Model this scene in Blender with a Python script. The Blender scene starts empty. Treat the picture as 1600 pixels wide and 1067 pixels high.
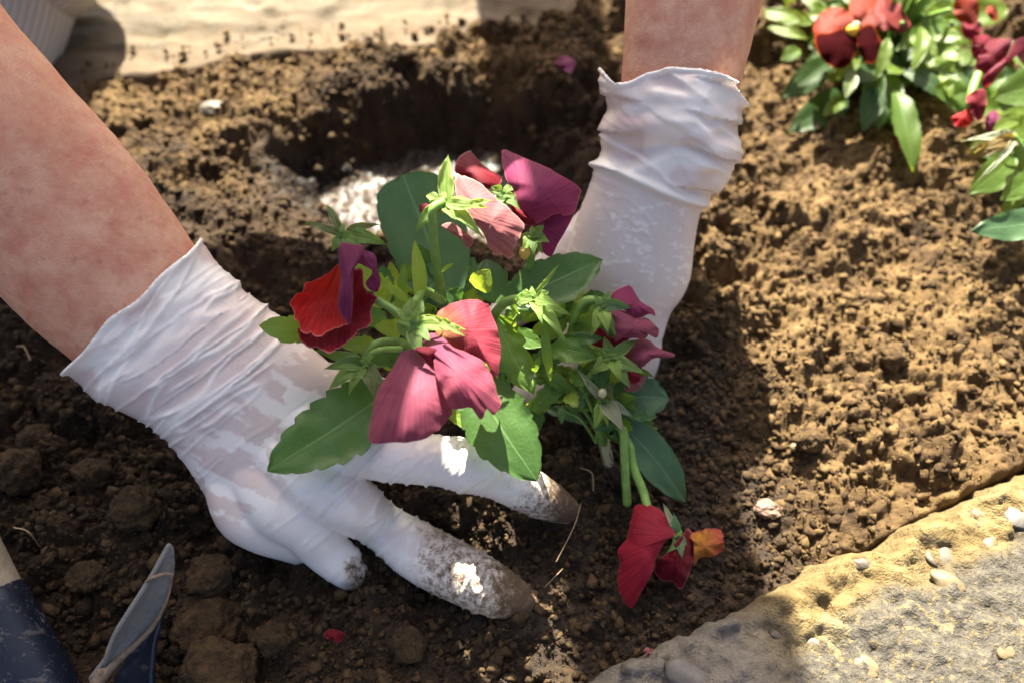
import bpy, bmesh, math, random
import numpy as np
from mathutils import Vector, Matrix

R = math.radians
random.seed(7)
scene = bpy.context.scene
COL = scene.collection

# ------------------------------------------------------------------ camera
PITCH = R(57.0); CAM = np.array([0.0, 0.0, 0.34]); FPX = 1232.0      # focal length in photo pixels
FWD = np.array([0, math.cos(PITCH), -math.sin(PITCH)])
UPV = np.array([0, math.sin(PITCH), math.cos(PITCH)])
RGT = np.array([1.0, 0, 0])
cam = bpy.data.cameras.new('camera'); camo = bpy.data.objects.new('camera', cam); COL.objects.link(camo)
camo.location = CAM; camo.rotation_euler = (math.pi/2 - PITCH, 0, 0)
cam.sensor_width = 36.0; cam.lens = 36.0*FPX/1600.0
cam.clip_start = 0.01; cam.clip_end = 200
cam.dof.use_dof = True; cam.dof.focus_distance = 0.311; cam.dof.aperture_fstop = 5.4
scene.camera = camo

# ------------------------------------------------------------------ sky, sun, exposure
SUN_EL, SUN_AZ = R(46), R(-6.5)
SUN = np.array([math.sin(SUN_AZ)*math.cos(SUN_EL), math.cos(SUN_AZ)*math.cos(SUN_EL), math.sin(SUN_EL)])
w = bpy.data.worlds.new('World'); scene.world = w; w.use_nodes = True
wn = w.node_tree; bg = wn.nodes['Background']
sky = wn.nodes.new('ShaderNodeTexSky'); sky.sky_type = 'NISHITA'; sky.sun_disc = False
sky.sun_elevation = SUN_EL; sky.sun_rotation = SUN_AZ % (2*math.pi)
sky.air_density = 0.6; sky.dust_density = 6.0; sky.ozone_density = 0.0
wn.links.new(sky.outputs[0], bg.inputs[0]); bg.inputs[1].default_value = 0.05
sl = bpy.data.lights.new('sun', 'SUN'); sl.energy = 5.0; sl.angle = R(0.36); sl.color = (1.0, 0.92, 0.77)
so = bpy.data.objects.new('sun', sl); COL.objects.link(so)
so.rotation_euler = Vector(SUN).to_track_quat('Z', 'Y').to_euler()
scene.view_settings.view_transform = 'Standard'; scene.view_settings.look = 'None'
scene.view_settings.exposure = 2.68; scene.view_settings.gamma = 1.0
scene.render.engine = 'CYCLES'
scene.cycles.use_denoising = True
scene.cycles.max_bounces = 8; scene.cycles.transmission_bounces = 6; scene.cycles.sample_clamp_indirect = 6

# ------------------------------------------------------------------ geometry helpers
def U(px, py, d):
    """point seen at photo pixel (px,py) at depth d metres"""
    return CAM + d*(FWD + RGT*((px-800)/FPX) + UPV*((533.5-py)/FPX))
def G(px, py, z=0.0):
    r = FWD + RGT*((px-800)/FPX) + UPV*((533.5-py)/FPX)
    return CAM + r*((z-CAM[2])/r[2])
def proj(P):
    q = P-CAM; d = q@FWD
    return 800+FPX*(q@RGT)/d, 533.5-FPX*(q@UPV)/d, d
def nrm(v):
    v = np.asarray(v, float); return v/(np.linalg.norm(v)+1e-12)

def _h(ix, iy, iz, s):
    n = (ix.astype(np.int64)*374761393 + iy.astype(np.int64)*668265263 + iz.astype(np.int64)*1440662683 + s*974711) & 0xffffffff
    n = ((n ^ (n >> 13))*1274126177) & 0xffffffff
    n = ((n ^ (n >> 15))*2246822519) & 0xffffffff
    return ((n ^ (n >> 16)) & 0xffffff)/float(0xffffff)
def vnoise(P, s=0):
    P = np.asarray(P, float)
    if P.shape[1] == 2: P = np.c_[P, np.zeros(len(P))]
    I = np.floor(P); F = P-I; F = F*F*F*(F*(F*6-15)+10); I = I.astype(np.int64)
    out = 0
    for dx in (0, 1):
        for dy in (0, 1):
            for dz in (0, 1):
                wgt = (F[:, 0] if dx else 1-F[:, 0])*(F[:, 1] if dy else 1-F[:, 1])*(F[:, 2] if dz else 1-F[:, 2])
                out = out + wgt*_h(I[:, 0]+dx, I[:, 1]+dy, I[:, 2]+dz, s)
    return out*2-1
def fbm(P, o=4, s=0, g=0.5):
    a, t, out = 1.0, 0.0, 0
    P = np.asarray(P, float)
    for k in range(o):
        out = out + a*vnoise(P*(2.03**k)+17.3*k, s+k); t += a; a *= g
    return out/t
def granules(P, cell, s, fill=0.75):
    """heap of overlapping round crumbs: height in units of the cell, and a random tone per crumb"""
    Q = P/cell; I = np.floor(Q).astype(np.int64); z0 = np.zeros(len(P), np.int64)
    best = np.zeros(len(P)); tone = np.full(len(P), 0.5)
    for dx in (-1, 0, 1):
        for dy in (-1, 0, 1):
            ix, iy = I[:, 0]+dx, I[:, 1]+dy
            fx = ix+_h(ix, iy, z0, s); fy = iy+_h(ix, iy, z0, s+1)
            r = 0.35+0.45*_h(ix, iy, z0, s+2); on = _h(ix, iy, z0, s+3) < fill
            an = _h(ix, iy, z0, s+4)*3.14; el = 0.7+0.5*_h(ix, iy, z0, s+6)
            ddx, ddy = Q[:, 0]-fx, Q[:, 1]-fy
            u = ddx*np.cos(an)+ddy*np.sin(an); v = (-ddx*np.sin(an)+ddy*np.cos(an))/el
            hh = np.sqrt(np.maximum(0, 1-(u*u+v*v)/(r*r)))*r*on
            m = hh > best
            best = np.where(m, hh, best); tone = np.where(m, _h(ix, iy, z0, s+5), tone)
    return best, tone
def sstep(a, b, x):
    t = np.clip((x-a)/(b-a), 0, 1); return t*t*(3-2*t)

def mesh(name, V, F, mat=None, parent=None, attrs=None, smooth=True):
    V = np.asarray(V, np.float32); me = bpy.data.meshes.new(name)
    if isinstance(F, np.ndarray):
        k = F.shape[1]
        me.vertices.add(len(V)); me.vertices.foreach_set('co', V.ravel())
        me.loops.add(F.size); me.loops.foreach_set('vertex_index', F.astype(np.int32).ravel())
        me.polygons.add(len(F)); me.polygons.foreach_set('loop_start', np.arange(0, F.size, k, dtype=np.int32))
        me.update(calc_edges=True)
    else:
        me.from_pydata(V.tolist(), [], F)
    if smooth: me.polygons.foreach_set('use_smooth', np.ones(len(me.polygons), bool))
    for k, a in (attrs or {}).items():
        at = me.attributes.new(k, 'FLOAT', 'POINT'); at.data.foreach_set('value', np.asarray(a, np.float32))
    if mat: me.materials.append(mat)
    o = bpy.data.objects.new(name, me); COL.objects.link(o)
    if parent: o.parent = parent
    return o
def empty(name, parent=None, label=None, cat=None, group=None, loc=None):
    o = bpy.data.objects.new(name, None); COL.objects.link(o); o.empty_display_size = 0.02
    if parent: o.parent = parent
    if loc is not None:
        o.location = loc; o.matrix_world = Matrix.Translation(Vector(loc))
    return tag(o, label, cat, group)
def tag(o, label=None, cat=None, group=None, kind=None):
    if label: o['label'] = label
    if cat: o['category'] = cat
    if group: o['group'] = group
    if kind: o['kind'] = kind
    return o
def gridfaces(nu, nv, closed=False):
    """faces for a vertex grid [nv rows][nu columns]"""
    i = np.arange(nv-1)[:, None]*nu; j = np.arange(nu if closed else nu-1)[None, :]
    j2 = (j+1) % nu
    return np.stack([(i+j), (i+j2), (i+nu+j2), (i+nu+j)], -1).reshape(-1, 4)
def catmull(P, n):
    P = np.asarray(P, float); m = len(P)
    if m < 3: return np.array([P[0]+(P[-1]-P[0])*t for t in np.linspace(0, 1, n)])
    E = np.vstack([2*P[0]-P[1], P, 2*P[-1]-P[-2]])
    out = []
    for t in np.linspace(0, m-1-1e-9, n):
        i = int(t); f = t-i; a, b, c, d = E[i], E[i+1], E[i+2], E[i+3]
        out.append(0.5*((2*b)+(c-a)*f+(2*a-5*b+4*c-d)*f*f+(3*b-a-3*c+d)*f**3))
    return np.array(out)
def catmull_closed(P, n):
    P = np.asarray(P, float); m = len(P); out = []
    for t in np.linspace(0, m, n, endpoint=False):
        i = int(t) % m; f = t-int(t); a, b, c, d = P[(i-1) % m], P[i], P[(i+1) % m], P[(i+2) % m]
        out.append(0.5*((2*b)+(c-a)*f+(2*a-5*b+4*c-d)*f*f+(3*b-a-3*c+d)*f**3))
    return np.array(out)
def tube_arrays(pts, rad, flat=1.0, ref=None, n=24, seg=40, cap=True):
    """closed tube; rad across, rad*flat along ref; flat may be a list"""
    pts = np.asarray(pts, float); rad = np.broadcast_to(np.asarray(rad, float), (len(pts),)); fl = np.broadcast_to(np.asarray(flat, float), (len(pts),))
    C = catmull(np.c_[pts, rad, fl], seg); P, r, k = C[:, :3], np.maximum(C[:, 3], 1e-5), C[:, 4]
    ref = FWD if ref is None else np.asarray(ref, float)
    T = np.gradient(P, axis=0); T /= np.linalg.norm(T, axis=1)[:, None]+1e-12
    rings = []
    if cap:
        a = np.linspace(math.pi/2, 0, 7)[:-1]
        pre = [(P[0]-T[0]*r[0]*min(1, k[0])*math.sin(x), math.cos(x)*r[0], k[0], T[0]) for x in a]
        post = [(P[-1]+T[-1]*r[-1]*min(1, k[-1])*math.sin(x), math.cos(x)*r[-1], k[-1], T[-1]) for x in a[::-1]]
    else: pre = post = []
    allr = pre+[(P[i], r[i], k[i], T[i]) for i in range(len(P))]+post
    th = np.linspace(0, 2*math.pi, n, endpoint=False)
    for c, rr, kk, t in allr:
        b = nrm(np.cross(t, ref)); d = np.cross(b, t)
        rr = max(rr, 1e-5)
        rings.append(c+np.outer(np.cos(th)*rr, b)+np.outer(np.sin(th)*rr*kk, d))
    V = np.vstack(rings); F = gridfaces(n, len(allr), True)
    return V, F
def tube(name, pts, rad, mat, parent=None, n=10, seg=24, flat=1.0, ref=None, attrs=None):
    V, F = tube_arrays(pts, rad, flat, ref, n, seg)
    return mesh(name, V, F, mat, parent, attrs)
def voxel_union(parts, voxel, iters):
    """weld overlapping closed tubes into one continuous skin"""
    V = []; F = []; o = 0
    for v, f in parts:
        V.append(v); F.append(f+o); o += len(v)
    ob = mesh('tmp', np.vstack(V), np.vstack(F))
    m = ob.modifiers.new('r', 'REMESH'); m.mode = 'VOXEL'; m.voxel_size = voxel; m.adaptivity = 0
    s = ob.modifiers.new('s', 'SMOOTH'); s.factor = 0.5; s.iterations = iters
    dg = bpy.context.evaluated_depsgraph_get(); ev = ob.evaluated_get(dg); me = ev.to_mesh()
    v = np.empty(len(me.vertices)*3, np.float32); me.vertices.foreach_get('co', v); v = v.reshape(-1, 3)
    n = np.empty(len(me.vertices)*3, np.float32); me.vertices.foreach_get('normal', n); n = n.reshape(-1, 3)
    f = np.empty(len(me.loops), np.int32); me.loops.foreach_get('vertex_index', f); f = f.reshape(-1, 4)
    v, n, f = v.astype(float).copy(), n.astype(float).copy(), f.copy()
    ev.to_mesh_clear(); bpy.data.objects.remove(ob)
    return v, n, f

# ------------------------------------------------------------------ material helpers
class NT:
    def __init__(s, name):
        s.mat = bpy.data.materials.new(name); s.mat.use_nodes = True; s.t = s.mat.node_tree
        s.t.nodes.clear(); s.out = s.t.nodes.new('ShaderNodeOutputMaterial')
    def n(s, typ, ins=None, **props):
        nd = s.t.nodes.new('ShaderNode'+typ)
        for k, v in props.items(): setattr(nd, k, v)
        for k, v in (ins or {}).items():
            sk = nd.inputs[k]
            if isinstance(v, bpy.types.NodeSocket): s.t.links.new(v, sk)
            else:
                if isinstance(v, tuple) and len(v) == 3 and sk.type == 'RGBA': v = (*v, 1)
                sk.default_value = v
        return nd
    def obj(s): return s.n('TexCoord').outputs['Object']
    def attr(s, name): return s.n('Attribute', attribute_name=name).outputs['Fac']
    def noise(s, scale, detail=4, rough=0.55, vec=None, dist=0.0):
        return s.n('TexNoise', {'Vector': vec if vec is not None else s.obj(), 'Scale': scale, 'Detail': detail, 'Roughness': rough, 'Distortion': dist}).outputs['Fac']
    def ramp(s, fac, stops, interp='LINEAR'):
        r = s.n('ValToRGB', {'Fac': fac}); cr = r.color_ramp; cr.interpolation = interp
        while len(cr.elements) < len(stops): cr.elements.new(0.5)
        for e, (p, c) in zip(cr.elements, stops):
            e.position = p; e.color = (*c, 1) if isinstance(c, tuple) else (c, c, c, 1)
        return r.outputs['Color']
    def mix(s, f, a, b, mode='MIX'):
        m = s.n('Mix', data_type='RGBA', blend_type=mode)
        for sk, v in ((m.inputs[0], f), (m.inputs[6], a), (m.inputs[7], b)):
            if isinstance(v, bpy.types.NodeSocket): s.t.links.new(v, sk)
            elif sk.type == 'RGBA': sk.default_value = (*v, 1)
            else: sk.default_value = v
        return m.outputs[2]
    def math(s, op, a, b=0.0, clamp=False):
        m = s.n('Math', {0: a, 1: b}, operation=op); m.use_clamp = clamp; return m.outputs[0]
    def bump(s, h, strength=0.3, dist=0.001, normal=None):
        i = {'Height': h, 'Strength': strength, 'Distance': dist}
        if normal is not None: i['Normal'] = normal
        return s.n('Bump', i).outputs[0]
    def scale(s, vec, sc):
        return s.n('Mapping', {'Vector': vec, 'Scale': sc}).outputs[0]
    def done(s, sh):
        s.t.links.new(sh, s.out.inputs['Surface']); return s.mat
    def pr(s, **k):
        return s.n('BsdfPrincipled', {a.replace('_', ' '): b for a, b in k.items()}).outputs[0]

def m_soil(name='soil'):
    t = NT(name); tone = t.attr('tone'); wet = t.attr('wet')
    a = t.noise(55, 6, 0.65); b = t.noise(420, 4, 0.6); c = t.noise(1700, 3, 0.6)
    f = t.math('ADD', t.math('MULTIPLY', tone, 0.5), t.math('MULTIPLY', a, 0.55))
    f = t.math('ADD', f, t.math('MULTIPLY', t.math('SUBTRACT', b, 0.5), 0.45))
    col = t.ramp(f, [(0.22, (0.018, 0.010, 0.0045)), (0.42, (0.060, 0.035, 0.0135)), (0.60, (0.118, 0.072, 0.027)), (0.95, (0.20, 0.132, 0.054))])
    moist_shade = t.attr('moist_shade'); col = t.mix(moist_shade, col, t.mix(f, (0.0045, 0.0028, 0.0018), (0.046, 0.027, 0.014)))
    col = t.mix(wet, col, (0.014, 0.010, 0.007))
    ro = t.math('SUBTRACT', 0.92, t.math('MULTIPLY', wet, 0.72))
    nb = t.bump(b, 0.8, 0.0022); nb = t.bump(c, 0.8, 0.0010, nb)
    return t.done(t.pr(Base_Color=col, Roughness=ro, Normal=nb, **{'Specular IOR Level': 0.3}))
def m_slab():
    t = NT('pale_stone'); o = t.obj()
    st = t.scale(o, (22, 85, 40))
    a = t.noise(1.0, 7, 0.62, st, 0.6); b = t.noise(70, 6, 0.6); c = t.noise(260, 5, 0.65)
    col = t.ramp(a, [(0.32, (0.030, 0.023, 0.012)), (0.43, (0.060, 0.047, 0.025)), (0.53, (0.082, 0.067, 0.038)), (0.68, (0.130, 0.112, 0.074))])
    col = t.mix(t.ramp(b, [(0.48, 0.0), (0.62, 0.85)]), col, (0.078, 0.052, 0.021))
    col = t.mix(t.math('MULTIPLY', t.ramp(c, [(0.52, 0.0), (0.66, 1.0)]), 0.6), col, (0.035, 0.024, 0.013))
    col = t.mix(t.attr('dust'), col, t.mix(b, (0.06, 0.037, 0.016), (0.115, 0.075, 0.034)))
    nb = t.bump(a, 0.5, 0.004); nb = t.bump(c, 0.5, 0.0008, nb)
    return t.done(t.pr(Base_Color=col, Roughness=0.85, Normal=nb))
def m_kerb():
    t = NT('concrete_stone'); e = t.attr('edge')
    a = t.noise(28, 7, 0.65); b = t.noise(240, 5, 0.65); c = t.noise(900, 3, 0.6)
    grey = t.ramp(b, [(0.3, (0.026, 0.023, 0.018)), (0.5, (0.062, 0.055, 0.041)), (0.7, (0.105, 0.093, 0.068))])
    spk = t.ramp(t.noise(380, 3, 0.5), [(0.55, 0.0), (0.62, 1.0)])
    spkm = t.math('MULTIPLY', spk, t.ramp(a, [(0.35, 0.1), (0.65, 0.8)]))
    grey = t.mix(spkm, grey, (0.17, 0.13, 0.056))
    yel = t.ramp(t.noise(90, 6, 0.65), [(0.3, (0.078, 0.048, 0.012)), (0.5, (0.145, 0.100, 0.031)), (0.72, (0.19, 0.148, 0.068))])
    lich = t.ramp(t.noise(40, 4, 0.6), [(0.62, 0.0), (0.66, 1.0)])
    col = t.mix(e, grey, yel)
    col = t.mix(t.math('MULTIPLY', lich, 0.7), col, (0.21, 0.17, 0.085))
    col = t.mix(t.math('MULTIPLY', t.ramp(c, [(0.58, 0.0), (0.7, 1.0)]), 0.6), col, (0.06, 0.045, 0.03))
    col = t.mix(t.attr('grey_end'), col, t.mix(b, (0.10, 0.09, 0.075), (0.24, 0.22, 0.19)))
    nb = t.bump(b, 0.9, 0.003); nb = t.bump(c, 0.8, 0.0014, nb)
    return t.done(t.pr(Base_Color=col, Roughness=0.88, Normal=nb))
def m_pebble(name, c1, c2):
    t = NT(name); a = t.noise(180, 5, 0.6)
    return t.done(t.pr(Base_Color=t.ramp(a, [(0.3, c1), (0.7, c2)]), Roughness=0.6, Normal=t.bump(t.noise(900, 3), 0.3, 0.0006)))
def m_skin():
    t = NT('skin')
    a = t.noise(16, 5, 0.6); b = t.noise(95, 5, 0.65); f = t.noise(260, 2, 0.5); p = t.noise(2200, 3, 0.6)
    col = t.ramp(a, [(0.3, (0.62, 0.31, 0.185)), (0.5, (0.70, 0.385, 0.245)), (0.7, (0.74, 0.45, 0.30))])
    col = t.mix(t.ramp(b, [(0.40, 0.0), (0.72, 0.8)]), col, (0.55, 0.17, 0.10))
    col = t.mix(t.ramp(t.noise(48, 4, 0.55), [(0.56, 0.0), (0.70, 0.65)]), col, (0.50, 0.135, 0.09))
    col = t.mix(t.ramp(f, [(0.60, 0.0), (0.76, 0.45)]), col, (0.40, 0.17, 0.09))
    col = t.mix(t.ramp(t.noise(420, 4, 0.7), [(0.45, 0.0), (0.75, 0.35)]), col, (0.46, 0.19, 0.12))
    vor = t.n('TexVoronoi', {'Vector': t.obj(), 'Scale': 900.0}, feature='DISTANCE_TO_EDGE').outputs['Distance']
    nb = t.bump(vor, 0.4, 0.0008); nb = t.bump(p, 0.25, 0.0003, nb)
    return t.done(t.pr(Base_Color=col, Roughness=0.55, Normal=nb, **{'Subsurface Weight': 0.12, 'Subsurface Radius': (0.006, 0.0022, 0.0011), 'Subsurface Scale': 1.0, 'Specular IOR Level': 0.35}))
def m_glove():
    t = NT('latex'); cling = t.attr('cling'); dirt = t.attr('dirt')
    sm = t.noise(900, 4, 0.6)
    white = t.mix(t.noise(30, 3), (0.87, 0.82, 0.75), (0.91, 0.87, 0.80))
    pink = t.mix(t.noise(60, 4), (0.60, 0.455, 0.405), (0.68, 0.545, 0.495))
    col = t.mix(cling, white, pink)
    d1 = t.noise(330, 6, 0.7); d2 = t.noise(1300, 3, 0.6)
    dm = t.math('ADD', t.math('MULTIPLY', d1, 0.75), t.math('MULTIPLY', d2, 0.25))
    dm = t.math('ADD', dm, t.math('SUBTRACT', t.math('MULTIPLY', dirt, 0.38), 0.235))
    dmask = t.ramp(dm, [(0.49, 0.0), (0.66, 1.0)])
    soft = t.math('MULTIPLY', t.ramp(dm, [(0.30, 0.0), (0.58, 0.85)]), dirt)
    col = t.mix(soft, col, (0.36, 0.235, 0.125))
    col = t.mix(dmask, col, t.mix(d2, (0.035, 0.021, 0.012), (0.15, 0.095, 0.050)))
    ro = t.math('ADD', 0.27, t.math('MULTIPLY', dmask, 0.5))
    nb = t.bump(t.noise(240, 5, 0.6), 0.12, 0.0012); nb = t.bump(sm, 0.10, 0.0004, nb); nb = t.bump(dmask, 0.6, 0.0008, nb)
    return t.done(t.pr(Base_Color=col, Roughness=ro, Normal=nb, **{'Subsurface Weight': 0.15, 'Subsurface Radius': (0.004, 0.003, 0.0025), 'Subsurface Scale': 1.0, 'Specular IOR Level': 0.45}))
def m_leaf(name, dark, light, trans, tf=0.35, rough=0.42, vein=0.5):
    t = NT(name); u = t.attr('pu'); v = t.attr('pv')
    au = t.math('ABSOLUTE', u)
    mid = t.ramp(au, [(0.012, 1.0), (0.05, 0.0)])
    sv = t.math('FRACT', t.math('MULTIPLY', t.math('SUBTRACT', v, t.math('MULTIPLY', au, 0.30)), 7.0))
    side = t.math('MULTIPLY', t.ramp(sv, [(0.0, 1.0), (0.06, 0.0)]), t.ramp(au, [(0.05, 1.0), (0.85, 0.0)]))
    ve = t.math('MULTIPLY', t.math('MAXIMUM', mid, t.math('MULTIPLY', side, 0.5)), vein)
    a = t.noise(45, 4, 0.6); b = t.noise(500, 4, 0.6)
    col = t.mix(t.ramp(a, [(0.3, 0.0), (0.7, 1.0)]), dark, light)
    col = t.mix(ve, col, tuple(min(1, x*1.7+0.05) for x in light))
    col = t.mix(t.math('MULTIPLY', t.ramp(b, [(0.6, 0.0), (0.75, 1.0)]), 0.22), col, tuple(x*0.6 for x in dark))
    col = t.mix(t.math('MULTIPLY', t.ramp(t.noise(160, 5, 0.7), [(0.60, 0.0), (0.70, 1.0)]), 0.30), col, tuple(min(1, x*1.5+0.015) for x in light))
    col = t.mix(t.math('MULTIPLY', t.ramp(t.noise(330, 3, 0.6), [(0.70, 0.0), (0.74, 1.0)]), 0.8), col, (0.05, 0.032, 0.018))
    rim = t.ramp(au, [(0.93, 0.0), (1.0, 0.45)])
    col = t.mix(rim, col, tuple(x*0.55 for x in dark))
    net = t.n('TexVoronoi', {'Vector': t.obj(), 'Scale': 420.0}, feature='DISTANCE_TO_EDGE').outputs['Distance']
    nb = t.bump(net, 0.18, 0.0008); nb = t.bump(ve, 0.25, 0.0007, nb)
    p = t.n('BsdfPrincipled', {'Base Color': col, 'Roughness': rough, 'Normal': nb, 'Specular IOR Level': 0.4}).outputs[0]
    tr = t.n('BsdfTranslucent', {'Color': trans, 'Normal': nb}).outputs[0]
    return t.done(t.n('MixShader', {0: tf, 1: p, 2: tr}).outputs[0])
def m_sepal(name, dark, light, trans, tf=0.4):
    t = NT(name); u = t.attr('pu'); v = t.attr('pv')
    vec = t.n('CombineXYZ', {0: t.math('MULTIPLY', u, 4.5), 1: t.math('MULTIPLY', v, 0.7), 2: 0.0}).outputs[0]
    st = t.noise(1.0, 4, 0.6, vec, 0.2); a = t.noise(120, 4, 0.6)
    col = t.mix(t.ramp(st, [(0.38, 0.0), (0.62, 1.0)]), dark, light)
    col = t.mix(t.math('MULTIPLY', t.ramp(a, [(0.45, 0.0), (0.75, 1.0)]), 0.5), col, tuple(x*0.7 for x in dark))
    au = t.math('ABSOLUTE', u)
    col = t.mix(t.ramp(au, [(0.84, 0.0), (0.96, 0.7)]), col, tuple(min(1, x*1.5+0.06) for x in light))
    nb = t.bump(st, 0.6, 0.0012)
    p = t.n('BsdfPrincipled', {'Base Color': col, 'Roughness': 0.48, 'Normal': nb, 'Specular IOR Level': 0.35}).outputs[0]
    tr = t.n('BsdfTranslucent', {'Color': trans, 'Normal': nb}).outputs[0]
    return t.done(t.n('MixShader', {0: tf, 1: p, 2: tr}).outputs[0])
def m_petal(name, inner, outer, edge, vein, trans, tf=0.3, edgew=0.06, rough=0.55, inner_w=0.3, sheen=0.05, spec=0.15):
    t = NT(name); an = t.attr('pu'); di = t.attr('pv'); ed = t.attr('edge')
    vec = t.n('CombineXYZ', {0: t.math('MULTIPLY', an, 26.0), 1: t.math('MULTIPLY', di, 1.6), 2: 0.0}).outputs[0]
    vn = t.noise(1.0, 5, 0.6, vec, 0.35)
    patch = t.noise(70, 4, 0.6)
    col = t.ramp(di, [(0.03, inner), (inner_w, tuple((a+b)/2 for a, b in zip(inner, outer))), (min(0.98, inner_w+0.3), outer)])
    col = t.mix(t.ramp(vn, [(0.42, 0.6), (0.62, 0.0)]), col, vein)
    col = t.mix(t.math('MULTIPLY', t.ramp(patch, [(0.4, 0.0), (0.7, 1.0)]), 0.35), col, tuple(min(1, x*1.35) for x in outer))
    col = t.mix(t.ramp(ed, [(1-edgew, 0.0), (1-edgew*0.4, 0.9)]), col, edge)
    nb = t.bump(vn, 0.45, 0.0012); nb = t.bump(t.noise(1100, 3, 0.6), 0.15, 0.0004, nb)
    p = t.n('BsdfPrincipled', {'Base Color': col, 'Roughness': rough, 'Normal': nb, 'Specular IOR Level': spec, 'Sheen Weight': sheen, 'Sheen Tint': (1, 0.8, 0.85, 1)}).outputs[0]
    tr = t.n('BsdfTranslucent', {'Color': t.mix(t.ramp(vn, [(0.4, 0.5), (0.65, 0.0)]), trans, vein), 'Normal': nb}).outputs[0]
    return t.done(t.n('MixShader', {0: tf, 1: p, 2: tr}).outputs[0])
def m_plain(name, c1, c2, scale=80, rough=0.6, metal=0.0, stretch=None, bump=0.3, spec=0.4):
    t = NT(name); o = t.obj()
    a = t.noise(scale, 6, 0.62, t.scale(o, stretch) if stretch else None)
    return t.done(t.pr(Base_Color=t.ramp(a, [(0.3, c1), (0.7, c2)]), Roughness=rough, Metallic=metal, Normal=t.bump(a, bump, 0.0008), **{'Specular IOR Level': spec}))
def m_dusty(name, c, dust, amount, rough=0.35):
    t = NT(name); a = t.noise(120, 6, 0.7); b = t.noise(900, 4, 0.7); sc = t.noise(30, 5, 0.6, t.scale(t.obj(), (1, 8, 3)))
    f = t.math('ADD', t.math('MULTIPLY', a, 0.5), t.math('MULTIPLY', b, 0.5))
    m = t.ramp(f, [(0.62-amount*0.28, 0.0), (0.70-amount*0.22, 1.0)])
    m = t.math('MAXIMUM', m, t.math('MULTIPLY', t.ramp(sc, [(0.62, 0.0), (0.66, 1.0)]), 0.35))
    return t.done(t.pr(Base_Color=t.mix(m, c, dust), Roughness=t.math('ADD', rough, t.math('MULTIPLY', m, 0.45)), Normal=t.bump(f, 0.3, 0.0006)))
def m_ribbed(name, c1, c2):
    t = NT(name); u = t.attr('pu')
    wv = t.math('SINE', t.math('MULTIPLY', u, 2*math.pi*46))
    f = t.math('ADD', t.math('MULTIPLY', wv, 0.5), 0.5)
    return t.done(t.pr(Base_Color=t.mix(f, c1, c2), Roughness=0.9, Normal=t.bump(f, 0.8, 0.001)))

SOIL = m_soil(); SLAB = m_slab(); KERB = m_kerb(); SKIN = m_skin(); GLOVE = m_glove()
LEAF_D = m_leaf('leaf_deep_green', (0.040, 0.098, 0.022), (0.072, 0.150, 0.036), (0.16, 0.36, 0.035), 0.30)
LEAF_M = m_leaf('leaf_mid_green', (0.060, 0.135, 0.022), (0.105, 0.200, 0.036), (0.34, 0.52, 0.035), 0.38)
LEAF_B = m_leaf('leaf_blue_green', (0.044, 0.100, 0.044), (0.078, 0.150, 0.064), (0.14, 0.32, 0.07), 0.25)
LEAF_L = m_leaf('leaf_lime', (0.13, 0.235, 0.030), (0.22, 0.34, 0.055), (0.50, 0.64, 0.05), 0.44, 0.45, 0.35)
LEAF_O = m_leaf('sepal_olive', (0.075, 0.115, 0.035), (0.135, 0.170, 0.060), (0.30, 0.36, 0.06), 0.32, 0.5, 0.3)
LEAF_W = m_leaf('sepal_withered', (0.22, 0.25, 0.15), (0.34, 0.36, 0.24), (0.38, 0.42, 0.2), 0.3, 0.6, 0.3)
LEAF_Y = m_leaf('sepal_yellow', (0.50, 0.36, 0.10), (0.60, 0.45, 0.16), (0.75, 0.55, 0.12), 0.4, 0.55, 0.3)
SEPM = {LEAF_L: m_sepal('sepal_lime_striped', (0.12, 0.23, 0.04), (0.26, 0.38, 0.10), (0.48, 0.66, 0.08)), LEAF_M: m_sepal('sepal_green_striped', (0.075, 0.155, 0.035), (0.17, 0.26, 0.075), (0.32, 0.50, 0.06)),
        LEAF_O: m_sepal('sepal_olive_striped', (0.07, 0.105, 0.035), (0.16, 0.19, 0.075), (0.30, 0.36, 0.06)), LEAF_W: m_sepal('sepal_grey_striped', (0.20, 0.23, 0.14), (0.36, 0.38, 0.26), (0.38, 0.42, 0.2)),
        LEAF_Y: m_sepal('sepal_yellow_striped', (0.13, 0.088, 0.018), (0.17, 0.12, 0.035), (0.28, 0.19, 0.03)), LEAF_B: m_sepal('sepal_blue_striped', (0.05, 0.12, 0.06), (0.11, 0.20, 0.10), (0.2, 0.4, 0.08))}
STEM = m_plain('stem_green', (0.10, 0.20, 0.035), (0.20, 0.33, 0.07), 200, 0.45)
ROOTM = m_plain('root_brown', (0.05, 0.032, 0.018), (0.12, 0.085, 0.05), 150, 0.8)
STEM_P = m_plain('stem_pale', (0.38, 0.36, 0.20), (0.55, 0.50, 0.32), 150, 0.6)
P_RED = m_petal('petal_red', (0.56, 0.06, 0.010), (0.36, 0.008, 0.008), (0.40, 0.13, 0.12), (0.13, 0.0, 0.004), (0.65, 0.03, 0.01), 0.3, 0.05)
P_CRIM = m_petal('petal_crimson', (0.20, 0.012, 0.03), (0.27, 0.010, 0.024), (0.32, 0.035, 0.05), (0.12, 0.002, 0.010), (0.40, 0.02, 0.035), 0.25, 0.025)
P_SCAR = m_petal('petal_scarlet', (0.10, 0.03, 0.008), (0.135, 0.014, 0.010), (0.16, 0.03, 0.02), (0.07, 0.004, 0.004), (0.25, 0.02, 0.012), 0.3, 0.03)
P_DRED = m_petal('petal_dark_red', (0.18, 0.004, 0.008), (0.15, 0.004, 0.014), (0.34, 0.12, 0.12), (0.055, 0.0, 0.006), (0.4, 0.01, 0.02), 0.25, 0.05)
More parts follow.
